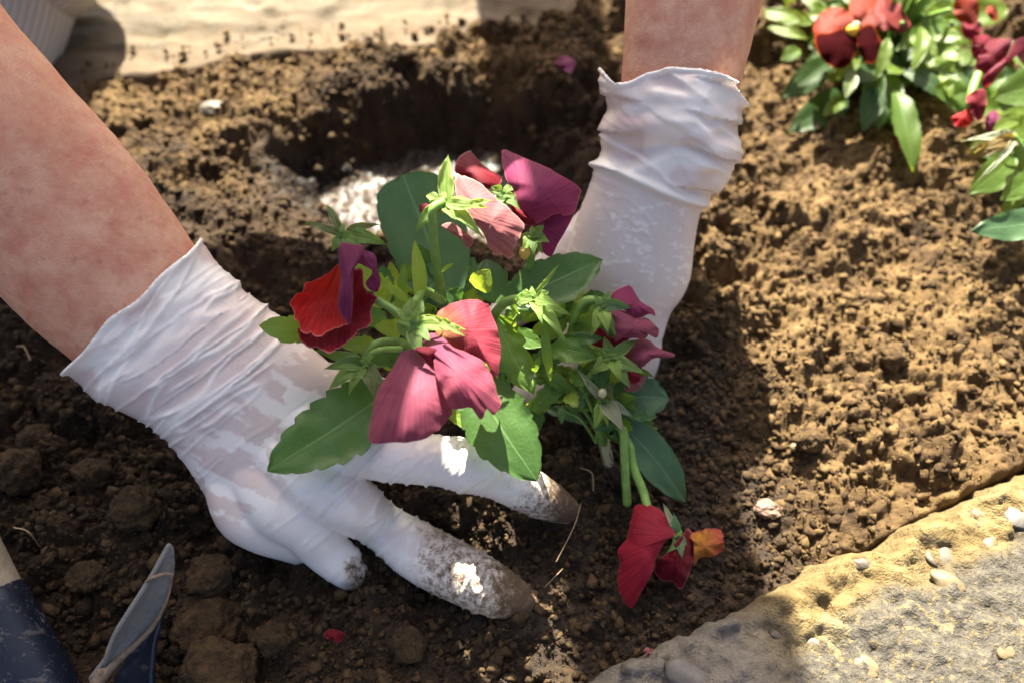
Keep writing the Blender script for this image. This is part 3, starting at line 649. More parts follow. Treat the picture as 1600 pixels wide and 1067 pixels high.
# ================================================================== PLANT PARTS
def leaf(parent, base, tip, width, mat, normal=None, bend=0.10, fold=0.22, teeth=7, wave=0.05, name='leaf', tooth=0.16, shape=None, nv=56, nu=13, twist=0.0, seed=None):
    base, tip = np.asarray(base, float), np.asarray(tip, float); a = tip-base; L = np.linalg.norm(a)
    n = -FWD*0.8+np.array([0, 0, 0.3]) if normal is None else np.asarray(normal, float)
    t = a/L; n = nrm(n-t*(n@t)); b = np.cross(t, n)
    sh = shape or ([0, .08, .22, .42, .62, .80, .93, 1], [.14, .40, .80, 1.0, .93, .66, .34, .02])
    v = np.linspace(0, 1, nv)[:, None]; u = np.linspace(-1, 1, nu)[None, :]
    wv = np.interp(v[:, 0], *sh)[:, None]*width/2
    ph = (v*teeth+(u > 0)*0.37) % 1.0
    to = 1-tooth*(1-ph)**2*np.clip(np.abs(u)*3-2, 0, 1)*(v > 0.12)*(v < 0.97)
    sd = random.randint(0, 9999) if seed is None else seed
    ang = twist*(v-0.3)
    U_ = u*wv*to
    lift = bend*L*4*v*(1-v)*0.5-bend*L*v**2*0.6+fold*np.abs(u)*wv*(1-0.5*v)-0.0*u
    wn = fbm(np.c_[(v+0*u).ravel()*4, (u+0*v).ravel()*1.6], 2, sd).reshape(nv, nu)
    lift = lift+wave*L*wn*np.abs(u)**1.2
    off_b = U_*np.cos(ang); off_n = lift+U_*np.sin(ang)
    side = 0.04*L*np.sin(v*3.0)*(1 if sd % 2 else -1)
    P = base+(v[..., None]*a)+(off_b+side*v*(1-v)*2)[..., None]*b+off_n[..., None]*n
    return mesh(name, P.reshape(-1, 3), gridfaces(nu, nv), mat, parent, {'pu': (u+0*v).ravel(), 'pv': (v+0*u).ravel()})
def pleaf(parent, b, t, wpx, mat, **k):
    return leaf(parent, U(*b), U(*t), wpx*(b[2]+t[2])/2/FPX, mat, **k)
SEP = ([0, .15, .35, .6, .85, 1], [.55, .9, 1, .72, .34, .02])
def sepal(parent, b, t, wpx, mat, **k):
    k.setdefault('bend', 0.22); k.setdefault('fold', 0.3)
    return leaf(parent, U(*b), U(*t), wpx*b[2]/FPX, SEPM.get(mat, mat), name='sepal', teeth=3, tooth=0.06, shape=SEP, nv=18, nu=9, wave=0.10, twist=random.uniform(-0.9, 0.9), **k)
def petal(parent, outline, depth, base, mat, bulge=0.004, ruffle=0.0016, freq=9, seed=0, center=None, name='petal', crinkle=0.0, fray=0.0, slope=None, thick=0.0):
    """curved petal: outline in photo pixels, depth either a number or control points (px,py,d)"""
    O = np.array(outline, float); n = 120
    B = catmull_closed(O, n); c = O.mean(0) if center is None else np.array(center, float)
    if fray: B = B+fray*np.c_[fbm(np.c_[np.arange(n)*0.35, np.zeros(n)], 2, seed+3), fbm(np.c_[np.arange(n)*0.35, np.ones(n)*5], 2, seed+4)]
    rs = np.array([0.0, .12, .25, .38, .5, .6, .7, .78, .85, .91, .96, 1.0])
    if np.isscalar(depth): cp = np.array([(p[0], p[1], depth) for p in O])
    else: cp = np.array(depth, float)
    size = np.ptp(O, axis=0).max()
    def feat(x, y):
        x, y = (x-c[0])/size, (y-c[1])/size
        F_ = [np.ones_like(x), x, y]
        if len(cp) >= 6: F_ += [x*x, x*y, y*y]
        return np.stack(F_, -1)
    A_ = feat(cp[:, 0], cp[:, 1]); reg = np.eye(A_.shape[1])*1e-3; reg[0, 0] = 0
    co = np.linalg.solve(A_.T@A_+reg, A_.T@cp[:, 2])
    Q = np.concatenate([c+(B-c)*r for r in rs]); rr = np.repeat(rs, n)
    d = feat(Q[:, 0], Q[:, 1])@co
    d = d-bulge*(1-rr**2)
    bx_, by_ = base; da = np.arctan2(Q[:, 1]-by_, Q[:, 0]-bx_); di = np.hypot(Q[:, 0]-bx_, Q[:, 1]-by_)/size
    d = d+ruffle*np.sin(np.arctan2(Q[:, 1]-c[1], Q[:, 0]-c[0])*freq/2+seed+3*fbm(Q/40, 2, seed))*rr**3
    if crinkle: d = d+crinkle*fbm(Q/14, 3, seed+8)
    d = d+0.0012*fbm(Q/45, 3, seed+2)
    da0 = math.atan2(c[1]-by_, c[0]-bx_); da = (da-da0+math.pi) % (2*math.pi)-math.pi
    P = CAM+d[:, None]*(FWD+np.outer((Q[:, 0]-800)/FPX, RGT)+np.outer((533.5-Q[:, 1])/FPX, UPV))
    o = mesh(name, P, gridfaces(n, len(rs), True), mat, parent, {'pu': da, 'pv': np.clip(di, 0, 1.2), 'edge': rr})
    if thick:
        m = o.modifiers.new('thick', 'SOLIDIFY'); m.thickness = thick; m.offset = 0
    return o
def stem(parent, pts, rpx, mat=STEM, name='stem', n=8):
    P = np.array([U(*p) for p in pts]); r = np.array([rpx*p[2]/FPX for p in pts])
    return tube(name, P, r, mat, parent, n, 22)
def bulb(parent, p, rpx, mat, elong=(1, 1, 1), name='calyx'):
    V, F = blob_mesh(2, 0.18, 2.2, int(p[0]) % 97); return mesh(name, V*np.array(elong)*rpx*p[2]/FPX+U(*p), F, mat, parent)
def calyx(flower, c, tips, r, mat, mats=None):
    bulb(flower, (c[0], c[1], c[2]+.001), r*0.55, SEPM.get(mat, mat), (1, 1, 1.3))
    for i in range(4):                                    # short ears round the base
        an_ = i*1.57+c[0]*0.1; e_ = (c[0]+math.cos(an_)*r*1.5, c[1]+math.sin(an_)*r*1.3, c[2]+random.uniform(-.003, .003))
        sepal(flower, (c[0], c[1], c[2]-.001), e_, r*0.75, random.choice([mat, LEAF_L]))
    for i, t in enumerate(tips):
        w = t[3]; m = t[4] if len(t) > 4 else mat
        ang = math.atan2(t[1]-c[1], t[0]-c[0])
        sepal(flower, (c[0]+math.cos(ang)*r*0.5, c[1]+math.sin(ang)*r*0.5, c[2]), t[:3], w, m)

# ------------------------------------------------------------------ the pansy being planted
pansy = empty('pansy_plant', None, 'wilting pansy with red, mauve and wine flowers held between the gloved hands', 'plant')
# big leaves
pleaf(pansy, (625, 600, .312), (418, 734, .287), 118, LEAF_D, teeth=8, bend=0.06, fold=0.12, tooth=0.14, seed=4)
pleaf(pansy, (735, 585, .312), (838, 750, .298), 112, LEAF_D, teeth=7, bend=0.10, fold=0.10, tooth=0.10, seed=7)
pleaf(pansy, (700, 478, .328), (630, 276, .332), 128, LEAF_B, teeth=7, bend=-0.06, fold=0.12, tooth=0.06, seed=3, shape=([0, .1, .25, .5, .75, .92, .98, 1], [.2, .55, .85, 1, .98, .8, .5, .1]))
pleaf(pansy, (778, 478, .325), (944, 402, .336), 84, LEAF_D, teeth=6, bend=0.10, fold=0.18, tooth=0.09, seed=5)
pleaf(pansy, (490, 520, .303), (406, 508, .291), 46, LEAF_M, teeth=3, bend=0.08, seed=2)
pleaf(pansy, (770, 490, .315), (832, 612, .303), 60, LEAF_M, teeth=4, bend=0.10, tooth=0.3, wave=0.16, seed=9)
pleaf(pansy, (790, 520, .318), (848, 540, .312), 34, LEAF_M, teeth=3, bend=0.1, seed=12)
pleaf(pansy, (950, 640, .345), (1076, 786, .345), 66, LEAF_B, teeth=5, bend=0.12, fold=0.2, tooth=0.05, seed=6)
pleaf(pansy, (965, 622, .348), (1046, 622, .345), 76, LEAF_B, teeth=5, bend=0.15, tooth=0.22, wave=0.10, seed=8)
pleaf(pansy, (980, 668, .352), (1022, 660, .349), 26, LEAF_M, teeth=3, bend=0.2, seed=22)
pleaf(pansy, (855, 545, .333), (934, 556, .328), 44, LEAF_M, teeth=3, bend=0.2, wave=0.08, seed=14)
pleaf(pansy, (655, 480, .303), (649, 376, .296), 25, LEAF_L, teeth=3, bend=0.05, tooth=0.03, seed=15, normal=-FWD+RGT*0.5)
pleaf(pansy, (632, 474, .312), (630, 412, .308), 18, LEAF_M, teeth=3, seed=16)
pleaf(pansy, (700, 650, .322), (768, 640, .325), 52, LEAF_L, teeth=4, bend=0.2, seed=17)
pleaf(pansy, (600, 480, .31), (606, 432, .306), 26, LEAF_L, teeth=3, tooth=0.2, wave=0.1, seed=18)
pleaf(pansy, (640, 474, .305), (596, 440, .30), 15, LEAF_L, teeth=3, seed=19)
pleaf(pansy, (735, 440, .335), (712, 396, .332), 50, LEAF_B, teeth=4, seed=24)
pleaf(pansy, (770, 470, .338), (760, 405, .336), 60, LEAF_B, teeth=4, bend=0.2, seed=25)
pleaf(pansy, (720, 470, .322), (700, 455, .318), 36, LEAF_D, teeth=3, seed=26)
pleaf(pansy, (880, 600, .34), (830, 640, .338), 34, LEAF_M, teeth=4, tooth=0.2, seed=27)
pleaf(pansy, (900, 615, .342), (846, 578, .336), 26, LEAF_M, teeth=4, tooth=0.2, seed=28)
pleaf(pansy, (930, 640, .345), (905, 570, .340), 30, LEAF_D, teeth=4, seed=29)
# dense inner foliage: narrow lobed leaves round the crown
core = U(745, 560, .352)
for i in range(74):
    px = random.uniform(590, 945); lim = np.interp(px, [590, 700, 800, 945], [455, 425, 440, 480]); py = random.uniform(lim, np.interp(px, [590, 700, 800, 945], [560, 600, 630, 650]))
    d = random.uniform(.322, .352)+0.012*(px-745)/200
    an = math.atan2(py-560, px-745)+random.gauss(0, 0.7); L = random.uniform(34, 78)
    pleaf(pansy, (px, py, d+.006), (px+L*math.cos(an), py+L*math.sin(an)*0.8, d-random.uniform(-.004, .010)), random.uniform(20, 44), random.choice([LEAF_D, LEAF_D, LEAF_M, LEAF_M, LEAF_L, LEAF_B]), teeth=random.choice([3, 4, 5]), tooth=random.uniform(.05, .3), wave=0.08, bend=random.uniform(0.05, 0.3), nv=20, nu=9)
for i in range(14):
    px = random.uniform(600, 840); py = random.uniform(455, 610); d = random.uniform(.315, .34)
    stem(pansy, [(px, py, d), ((px+745)/2+random.uniform(-25, 25), (py+580)/2, d+.012), (745+random.uniform(-40, 60), 600, .358)], random.uniform(2.5, 4.5))
    pleaf(pansy, (px, py, d), (px+random.uniform(-30, 30), py-random.uniform(15, 40), d-.006), random.uniform(10, 18), random.choice([LEAF_L, LEAF_M]), teeth=3, nv=14, nu=7)
for i in range(46):
    px = random.uniform(845, 985); py = random.uniform(560, 690) if px > 900 else random.uniform(550, 640)
    d = random.uniform(.333, .352); an = random.uniform(-0.6, 3.6); L = random.uniform(22, 58)
    pleaf(pansy, (px, py, d+.004), (px+L*math.cos(an), py+L*math.sin(an)*0.8, d-random.uniform(-.003, .008)), random.uniform(13, 30), random.choice([LEAF_D, LEAF_M, LEAF_M, LEAF_L, LEAF_B]), teeth=random.choice([3, 4]), tooth=random.uniform(.1, .35), wave=0.1, bend=random.uniform(0.05, 0.3), nv=22, nu=7)
for i in range(9):
    px = random.uniform(870, 985); py = random.uniform(580, 660); d = random.uniform(.335, .348)
    stem(pansy, [(px, py, d), ((px+935)/2+random.uniform(-18, 18), (py+670)/2, d+.004), (940+random.uniform(-10, 10), 690, .356)], random.uniform(2, 3.5))
# root crown, soil ball below
stem(pansy, [(935, 640, .352), (944, 690, .358), (950, 722, .362)], 9, STEM_P, 'root_crown')
random.seed(5)
for i in range(6):
    stem(pansy, [(945+random.uniform(-8, 8), 690, .357), (945+random.uniform(-30, 30), 715+random.uniform(-8, 12), .359), (945+random.uniform(-55, 50), 740+random.uniform(-10, 25), .360)], random.uniform(0.6, 1.2), ROOTM, 'root', 5)

def flower(name='flower'): return empty(name, pansy)
# F1 wilted scarlet flower, left
f = flower(); D1 = [(455, 475, .297), (588, 465, .300), (513, 551, .290), (530, 414, .305), (500, 490, .302), (560, 516, .297)]
petal(f, [(542, 424), (562, 420), (569, 444), (575, 456), (589, 465), (582, 482), (581, 506), (560, 516), (550, 527), (527, 546), (513, 551), (495, 543), (477, 541), (466, 524), (476, 500), (515, 455)], D1, (540, 418), P_DRED, -0.004, 0.0010, 14, 3, fray=3)
petal(f, [(527, 412), (509, 430), (491, 438), (478, 440), (475, 452), (456, 466), (455, 482), (463, 500), (475, 521), (488, 521), (501, 527), (515, 516), (530, 511), (544, 505), (552, 470), (545, 430)], [(a, b, c-0.006) for a, b, c in D1], (535, 412), P_RED, -0.003, 0.0010, 14, 5, fray=3)
petal(f, [(530, 385), (536, 379), (549, 382), (565, 384), (568, 394), (561, 410), (553, 418), (552, 440), (550, 490), (545, 507), (536, 496), (528, 476), (532, 435), (529, 407)], [(540, 382, .296), (565, 390, .297), (540, 430, .289), (545, 505, .287), (530, 470, .289), (552, 440, .292)], (548, 380), P_PUR, 0.005, 0.0006, 6, 8)
petal(f, [(560, 392), (579, 394), (588, 403), (590, 420), (595, 439), (590, 456), (579, 454), (571, 443), (580, 430), (581, 421), (574, 412), (562, 412)], .299, (562, 398), P_PUR, 0.003, 0.001, 8, 9, center=(585, 424), crinkle=.001)
stem(f, [(586, 468, .302), (608, 480, .302), (634, 497, .300)], 6.5)
# F2 large mauve flower in front
f = flower()
petal(f, [(684, 489), (703, 476), (722, 470), (740, 468), (762, 476), (769, 493), (779, 519), (782, 558), (777, 590), (768, 582), (757, 566), (717, 546), (690, 534), (680, 515)], [(684, 489, .290), (740, 468, .292), (782, 540, .286), (776, 590, .283), (700, 535, .287), (740, 520, .284)], (672, 515), P_SAL, 0.003, 0.0014, 12, 11, fray=1.5)
petal(f, [(646, 545), (627, 552), (613, 575), (591, 609), (581, 648), (578, 690), (616, 691), (656, 688), (681, 674), (701, 655), (706, 640), (695, 614), (683, 581), (672, 565), (658, 548)], [(650, 545, .288), (578, 690, .276), (660, 690, .272), (705, 640, .278), (590, 610, .284), (650, 620, .276)], (654, 528), P_MAUVE, 0.004, 0.0008, 7, 12, fray=1)
petal(f, [(648, 546), (660, 541), (682, 546), (680, 560), (674, 572), (662, 560)], .279, (650, 540), P_MAG, 0.001, 0.0004, 5, 44)
petal(f, [(661, 535), (672, 520), (687, 524), (706, 541), (729, 550), (757, 567), (768, 586), (775, 606), (782, 631), (771, 649), (762, 637), (751, 655), (737, 637), (706, 638), (692, 611), (679, 582), (678, 560), (669, 547)], [(668, 530, .286), (729, 550, .281), (780, 630, .277), (750, 653, .272), (706, 638, .270), (679, 580, .275), (730, 600, .270)], (662, 522), P_ROSE, 0.003, 0.0012, 9, 13, fray=1.5)
calyx(f, (646, 506, .286), [(640, 462, .292, 22), (660, 466, .288, 20), (655, 552, .278, 28), (722, 512, .278, 24, LEAF_L), (618, 520, .290, 26), (690, 496, .284, 18, LEAF_L), (625, 480, .294, 20), (670, 530, .278, 22)], 19, LEAF_M)
sepal(f, (690, 503, .279), (724, 523, .274), 16, LEAF_L)
stem(f, [(650, 470, .297), (664, 455, .305), (690, 470, .315)], 7)
# F3 upright calyx with dry pink petal
f = flower()
petal(f, [(711, 277), (724, 275), (751, 288), (775, 310), (799, 330), (818, 352), (812, 369), (803, 391), (804, 399), (795, 403), (787, 397), (775, 399), (765, 388), (755, 366), (736, 345), (720, 335), (716, 310)], [(711, 280, .308), (818, 352, .300), (800, 398, .298), (740, 340, .294), (770, 310, .300), (765, 380, .298)], (700, 318), P_DRY, 0.004, 0.0012, 10, 21, crinkle=.0010, fray=2.5)
petal(f, [(690, 353), (706, 348), (722, 360), (738, 372), (737, 384), (728, 388), (722, 376), (704, 364)], .303, (690, 350), P_DRY, 0.002, 0.001, 6, 22, crinkle=.001)
petal(f, [(656, 322), (666, 318), (672, 326), (664, 336), (657, 332)], .304, (675, 325), P_MAG, 0.001, 0.0006, 5, 23)
calyx(f, (692, 316, .296), [(752, 366, .289, 26, LEAF_L), (648, 360, .295, 22, LEAF_M), (664, 304, .300, 16, LEAF_L), (668, 346, .292, 16, LEAF_L), (710, 340, .288, 18, LEAF_L)], 15, LEAF_L)
sepal(f, (697, 314, .297), (700, 241, .300), 27, LEAF_L, bend=0.05)
sepal(f, (700, 318, .294), (758, 322, .288), 24, LEAF_L)
sepal(f, (735, 320, .289), (768, 312, .287), 12, LEAF_L)
stem(f, [(690, 318, .294), (676, 330, .292), (678, 380, .300), (684, 425, .312), (692, 468, .325)], 7.5)
leaf(f, U(690, 425, .305), U(708, 412, .30), .0018, LEAF_L, name='bract', teeth=1, nv=8, nu=3)
# F4 wine-coloured flower, back
f = flower()
petal(f, [(712, 257), (719, 244), (734, 236), (739, 241), (751, 254), (765, 266), (783, 276), (781, 288), (765, 296), (746, 291), (726, 278), (712, 270)], [(712, 260, .330), (735, 237, .335), (783, 280, .326), (750, 290, .320), (740, 265, .322), (765, 268, .328)], (785, 290), P_DRED, 0.003, 0.001, 8, 31)
petal(f, [(784, 238), (791, 235), (812, 244), (848, 259), (872, 271), (905, 293), (904, 313), (897, 332), (882, 338), (868, 334), (838, 348), (819, 338), (804, 303), (792, 281), (785, 261)], [(790, 236, .338), (905, 295, .330), (880, 338, .322), (820, 338, .318), (795, 285, .322), (850, 290, .318)], (812, 330), P_WINE, 0.004, 0.0012, 8, 32, fray=1.2)
petal(f, [(822, 352), (840, 345), (868, 332), (882, 337), (896, 335), (884, 361), (872, 381), (861, 401), (846, 392), (834, 370)], [(838, 347, .324), (896, 336, .330), (860, 400, .330), (834, 368, .326)], (820, 340), P_PUR, 0.002, 0.001, 7, 33)
petal(f, [(798, 322), (812, 326), (828, 340), (838, 350), (824, 352), (806, 340)], .317, (800, 320), P_DRED, 0.002, 0.001, 6, 34)
calyx(f, (788, 304, .318), [(768, 292, .316, 18, LEAF_M), (812, 326, .313, 16, LEAF_M), (775, 318, .314, 18), (800, 290, .320, 14), (790, 330, .315, 16)], 14, LEAF_M)
calyx(f, (832, 368, .318), [(858, 378, .315, 18), (850, 352, .318, 14), (818, 388, .316, 20, LEAF_L), (834, 396, .314, 16), (848, 396, .316, 14)], 13, LEAF_M)
stem(f, [(828, 372, .320), (830, 405, .325), (815, 440, .335)], 6)
bulb(f, (820, 395, .322), 9, LEAF_Y, (1, 1, 1.5), 'bud')
# F5, F6 withered maroon flowers, right
f = flower()
petal(f, [(955, 460), (976, 448), (987, 449), (1001, 471), (1020, 483), (1024, 494), (1014, 491), (998, 497), (976, 485), (959, 474)], [(955, 460, .338), (986, 449, .342), (1023, 492, .334), (998, 496, .328), (976, 470, .332), (960, 474, .333)], (945, 475), P_WINE, 0.004, 0.001, 8, 41, crinkle=.0012)
petal(f, [(958, 478), (976, 486), (998, 496), (1011, 498), (1030, 514), (1025, 528), (1015, 521), (1006, 529), (976, 528), (962, 533), (955, 505)], [(958, 478, .334), (1030, 514, .330), (1006, 528, .326), (962, 532, .328), (985, 505, .325), (1000, 496, .33)], (945, 485), P_MAUVE, 0.003, 0.0014, 10, 42, crinkle=.0012, fray=1.5)
petal(f, [(922, 522), (937, 512), (957, 528), (986, 526), (972, 537), (950, 543), (928, 540)], .334, (940, 500), P_DRED, 0.002, 0.001, 6, 43)
calyx(f, (938, 478, .326), [(950, 515, .318, 22, LEAF_L), (930, 515, .320, 18, LEAF_L), (924, 526, .325, 16, LEAF_L), (986, 480, .320, 20, LEAF_B), (963, 525, .322, 14, LEAF_M), (955, 455, .328, 12, LEAF_M)], 15, LEAF_M)
stem(f, [(936, 470, .328), (915, 470, .328), (900, 490, .332), (892, 520, .342)], 6.5)
f = flower()
petal(f, [(974, 549), (984, 538), (997, 529), (1012, 531), (1030, 544), (1055, 554), (1042, 560), (1023, 559), (1008, 570), (998, 576), (984, 566)], [(975, 550, .335), (1055, 554, .336), (1000, 530, .340), (998, 575, .330), (1010, 548, .330), (985, 566, .330)], (962, 556), P_MAUVE, 0.004, 0.001, 7, 51, fray=1)
petal(f, [(968, 572), (986, 578), (1009, 588), (1001, 606), (986, 612), (974, 608), (984, 596)], .336, (965, 565), P_DRY, 0.004, 0.0025, 12, 52, crinkle=.002, fray=2)
petal(f, [(972, 572), (990, 574), (1002, 590), (990, 600), (978, 590)], .331, (965, 565), P_DRED, 0.003, 0.002, 9, 53)
calyx(f, (955, 558, .326), [(996, 530, .326, 20, LEAF_M), (1008, 583, .322, 20, LEAF_M), (985, 605, .322, 22, LEAF_M), (926, 578, .326, 24, LEAF_L), (944, 525, .328, 16), (940, 545, .324, 14), (970, 592, .320, 20, LEAF_L)], 13, LEAF_M)
stem(f, [(950, 560, .33), (925, 585, .338), (905, 610, .348)], 6)
# seed heads without petals
f = flower('seed_head')
calyx(f, (832, 466, .300), [(874, 412, .298, 8, LEAF_L), (890, 490, .292, 20, LEAF_L), (884, 532, .290, 22, LEAF_L), (800, 472, .300, 24, LEAF_L), (810, 458, .302, 20, LEAF_L), (868, 474, .290, 22, LEAF_L), (846, 500, .290, 20, LEAF_L), (858, 455, .300, 16, LEAF_L)], 15, LEAF_L)
stem(f, [(828, 468, .302), (806, 468, .302), (786, 476, .306), (770, 495, .315)], 7.5)
leaf(f, U(848, 490, .298), U(862, 600, .305), .0042, LEAF_M, name='bract', teeth=4, bend=0.25, nv=20, nu=5)
f = flower('seed_head')
calyx(f, (535, 366, .312), [(468, 348, .318, 14, LEAF_O), (508, 316, .318, 15, LEAF_O), (592, 348, .314, 18, LEAF_O), (603, 380, .310, 26, LEAF_M), (518, 392, .310, 18, LEAF_M), (535, 396, .308, 16, LEAF_M), (560, 380, .306, 22, LEAF_M)], 14, LEAF_M)
stem(f, [(532, 368, .314), (540, 395, .316), (575, 440, .325), (620, 480, .33)], 6)
f = flower('seed_head')
calyx(f, (572, 566, .300), [(490, 546, .296, 20, LEAF_M), (508, 575, .293, 26, LEAF_M), (515, 605, .291, 30, LEAF_M), (588, 625, .293, 24, LEAF_O), (600, 600, .294, 20, LEAF_O), (545, 612, .291, 20, LEAF_M)], 13, LEAF_M)
stem(f, [(570, 562, .302), (582, 540, .302), (612, 532, .306), (640, 540, .312)], 6)
stem(f, [(568, 566, .303), (590, 548, .299), (625, 545, .304)], 5)
f = flower('seed_head')
calyx(f, (942, 626, .334), [(900, 574, .330, 14, LEAF_W), (974, 672, .324, 26, LEAF_W), (988, 650, .330, 18, LEAF_W), (955, 600, .330, 28, LEAF_O), (930, 668, .330, 20, LEAF_L), (950, 665, .328, 16, LEAF_L)], 8, LEAF_O)
bulb(f, (941, 614, .330), 7, STEM_P, (1, 1, 1.4), 'seed_pod')
stem(f, [(940, 630, .338), (936, 660, .345), (942, 690, .355)], 8)
# F8 red flower hanging on a broken stem onto the soil
f = flower()
D8 = [(989, 802, .332), (1015, 787, .334), (1054, 832, .326), (985, 949, .322), (965, 880, .324), (1020, 880, .318)]
petal(f, [(987, 806), (992, 791), (1003, 787), (1015, 787), (1037, 802), (1054, 833), (1038, 847), (1026, 870), (1019, 892), (1002, 924), (985, 949), (971, 930), (964, 902), (968, 880), (966, 859), (980, 838)], D8, (1056, 838), P_CRIM, 0.003, 0.0012, 8, 61, fray=1.2)
petal(f, [(1026, 880), (1045, 859), (1067, 834), (1076, 825), (1085, 844), (1082, 877), (1075, 900), (1064, 920), (1050, 908), (1037, 907), (1024, 896)], [(1026, 885, .326), (1075, 828, .330), (1064, 918, .326), (1084, 860, .332), (1050, 880, .322), (1040, 905, .326)], (1058, 838), P_DRED, 0.003, 0.0018, 9, 62, crinkle=.001)
petal(f, [(1078, 834), (1105, 825), (1127, 829), (1130, 856), (1113, 869), (1094, 871), (1083, 884), (1084, 850)], [(1078, 836, .334), (1127, 829, .338), (1129, 858, .336), (1085, 880, .334), (1105, 848, .332), (1110, 868, .335)], (1072, 852), P_YEL, 0.0003, 0.0022, 9, 63, fray=1.5, crinkle=.0015)
calyx(f, (1058, 838, .326), [(1066, 868, .318, 18, LEAF_B), (1053, 800, .328, 14, LEAF_B), (1046, 860, .318, 18, LEAF_M), (1036, 782, .336, 12, LEAF_W), (1072, 850, .322, 16)], 10, LEAF_B)
stem(f, [(985, 700, .342), (990, 730, .340), (1004, 765, .338), (1012, 792, .334)], 7)
stem(f, [(974, 672, .338), (976, 720, .338), (980, 785, .343)], 7)
stem(f, [(958, 650, .345), (968, 665, .342), (985, 700, .342)], 7)

# ------------------------------------------------------------------ pansies already planted, top right
_M, _L, _D = LEAF_M, LEAF_L, LEAF_D
LEAF_M = m_leaf('bed_leaf_green', (0.045, 0.095, 0.011), (0.075, 0.138, 0.018), (0.32, 0.42, 0.02), 0.38, 0.5)
LEAF_L = m_leaf('bed_leaf_lime', (0.075, 0.135, 0.014), (0.120, 0.180, 0.026), (0.36, 0.44, 0.03), 0.42, 0.5)
LEAF_D = m_leaf('bed_leaf_deep', (0.020, 0.052, 0.012), (0.034, 0.075, 0.018), (0.11, 0.20, 0.018), 0.32, 0.5)
SEPM[LEAF_L] = SEPM[_L]
def clump(name_label, cxpy, n, spread, Lr, mats, seed, d0):
    pl_ = empty('pansy_plant', None, name_label, 'plant', 'bedding pansies along the far side')
    random.seed(seed); gc = G(*cxpy); gc[2] = soil_z(gc[0], gc[1])
    for i in range(n):
        a = random.uniform(0, 2*math.pi); r0 = abs(random.gauss(0, spread*0.5)); up = random.uniform(0.004, 0.052)
        b = gc+np.array([r0*math.cos(a), r0*math.sin(a), up*0.6])
        L = random.uniform(*Lr); el = random.uniform(-0.35, 0.7)
        t = b+L*np.array([math.cos(a)*math.cos(el), math.sin(a)*math.cos(el), math.sin(el)])
        t[2] = max(t[2], soil_z(t[0], t[1])+0.006) if t[1] < 0.7 else t[2]
        leaf(pl_, b, t, L*random.uniform(.38, .62), random.choice(mats), normal=[0.25*math.cos(a), 0.25*math.sin(a)-0.35, 0.9], bend=random.uniform(0.05, .35), teeth=random.choice([4, 5, 6]), tooth=.12, wave=.07, nv=18, nu=9, shape=([0, .1, .28, .58, .84, .95, 1], [.16, .5, .88, 1, .78, .45, .08]))
    for i in range(n//7):
        a = random.uniform(0, 2*math.pi); r0 = random.uniform(0, spread*0.6); top = gc+np.array([r0*math.cos(a), r0*math.sin(a), random.uniform(.03, .07)])
        tube('stem', [gc, (gc+top)/2+[0, 0, .012], top], [.0018, .0016, .0014], STEM, pl_, 6, 10)
    return pl_
p2 = clump('planted pansy with scarlet and maroon bloom facing out, behind the crumpled glove cuff', (1375, 105), 210, 0.056, (.012, .034), [LEAF_M, LEAF_M, LEAF_L, LEAF_D, LEAF_L, LEAF_L], 11, .46)
p3 = clump('planted pansy with magenta blooms at the right picture edge', (1640, 215), 120, 0.044, (.013, .038), [LEAF_M, LEAF_M, LEAF_L, LEAF_D, LEAF_L], 12, .43)
random.seed(99)
Z5 = lambda L: [(1180+x/3.81, y/3.81) for x, y in L]
for b, t, wd, m in [((1322, 150, .50), (1240, 200, .475), 58, LEAF_D), ((1298, 95, .49), (1226, 150, .48), 46, LEAF_D), ((1368, 108, .475), (1352, 202, .462), 44, LEAF_D), ((1392, 115, .475), (1376, 196, .462), 48, LEAF_D), ((1398, 140, .465), (1432, 262, .445), 46, LEAF_M), ((1400, 80, .47), (1490, 28, .475), 34, LEAF_M), ((1420, 60, .47), (1465, 85, .46), 30, LEAF_L), ((1255, 35, .48), (1192, 14, .485), 20, LEAF_L), ((1262, 62, .475), (1200, 40, .48), 20, LEAF_L), ((1250, 78, .47), (1222, 92, .465), 26, LEAF_M), ((1410, 110, .47), (1480, 150, .46), 34, LEAF_D), ((1388, 60, .455), (1372, 118, .45), 24, LEAF_L), ((1440, 40, .47), (1430, 105, .455), 26, LEAF_L), ((1470, 110, .475), (1512, 168, .46), 36, LEAF_M), ((1330, 110, .462), (1322, 150, .45), 24, LEAF_O)]:
    pleaf(p2, b, t, wd, m, bend=0.14, tooth=.08, nv=22, nu=9)
f = empty('flower', p2)
DB = lambda d: [(1270, 45, d+.004), (1425, 40, d+.010), (1320, 108, d-.008), (1370, 98, d-.006), (1335, 45, d), (1340, -10, d+.02)]
petal(f, Z5([(560, 30), (600, -60), (720, -60), (740, 10), (690, 80), (620, 130), (575, 100)]), [(a, b, c+.006) for a, b, c in DB(.462)], Z5([(600, 160)])[0], P_ORG, .002, .002, 8, 71)
petal(f, Z5([(630, 140), (690, 70), (760, -20), (840, 0), (900, 100), (925, 150), (880, 195), (800, 182), (720, 185), (650, 175)]), [(a, b, c+.004) for a, b, c in DB(.462)], Z5([(600, 160)])[0], P_SCAR, .003, .003, 10, 72, crinkle=.002)
petal(f, Z5([(345, 165), (380, 90), (470, 45), (560, 75), (595, 150), (540, 185), (430, 212), (360, 212)]), [(a, b, c+.002) for a, b, c in DB(.462)], Z5([(600, 160)])[0], P_ORG, .002, .002, 8, 73)
petal(f, Z5([(358, 208), (440, 195), (540, 165), (605, 190), (605, 300), (560, 385), (500, 412), (420, 375), (362, 290)]), DB(.460), Z5([(600, 160)])[0], P_ORF, .003, .0015, 8, 74)
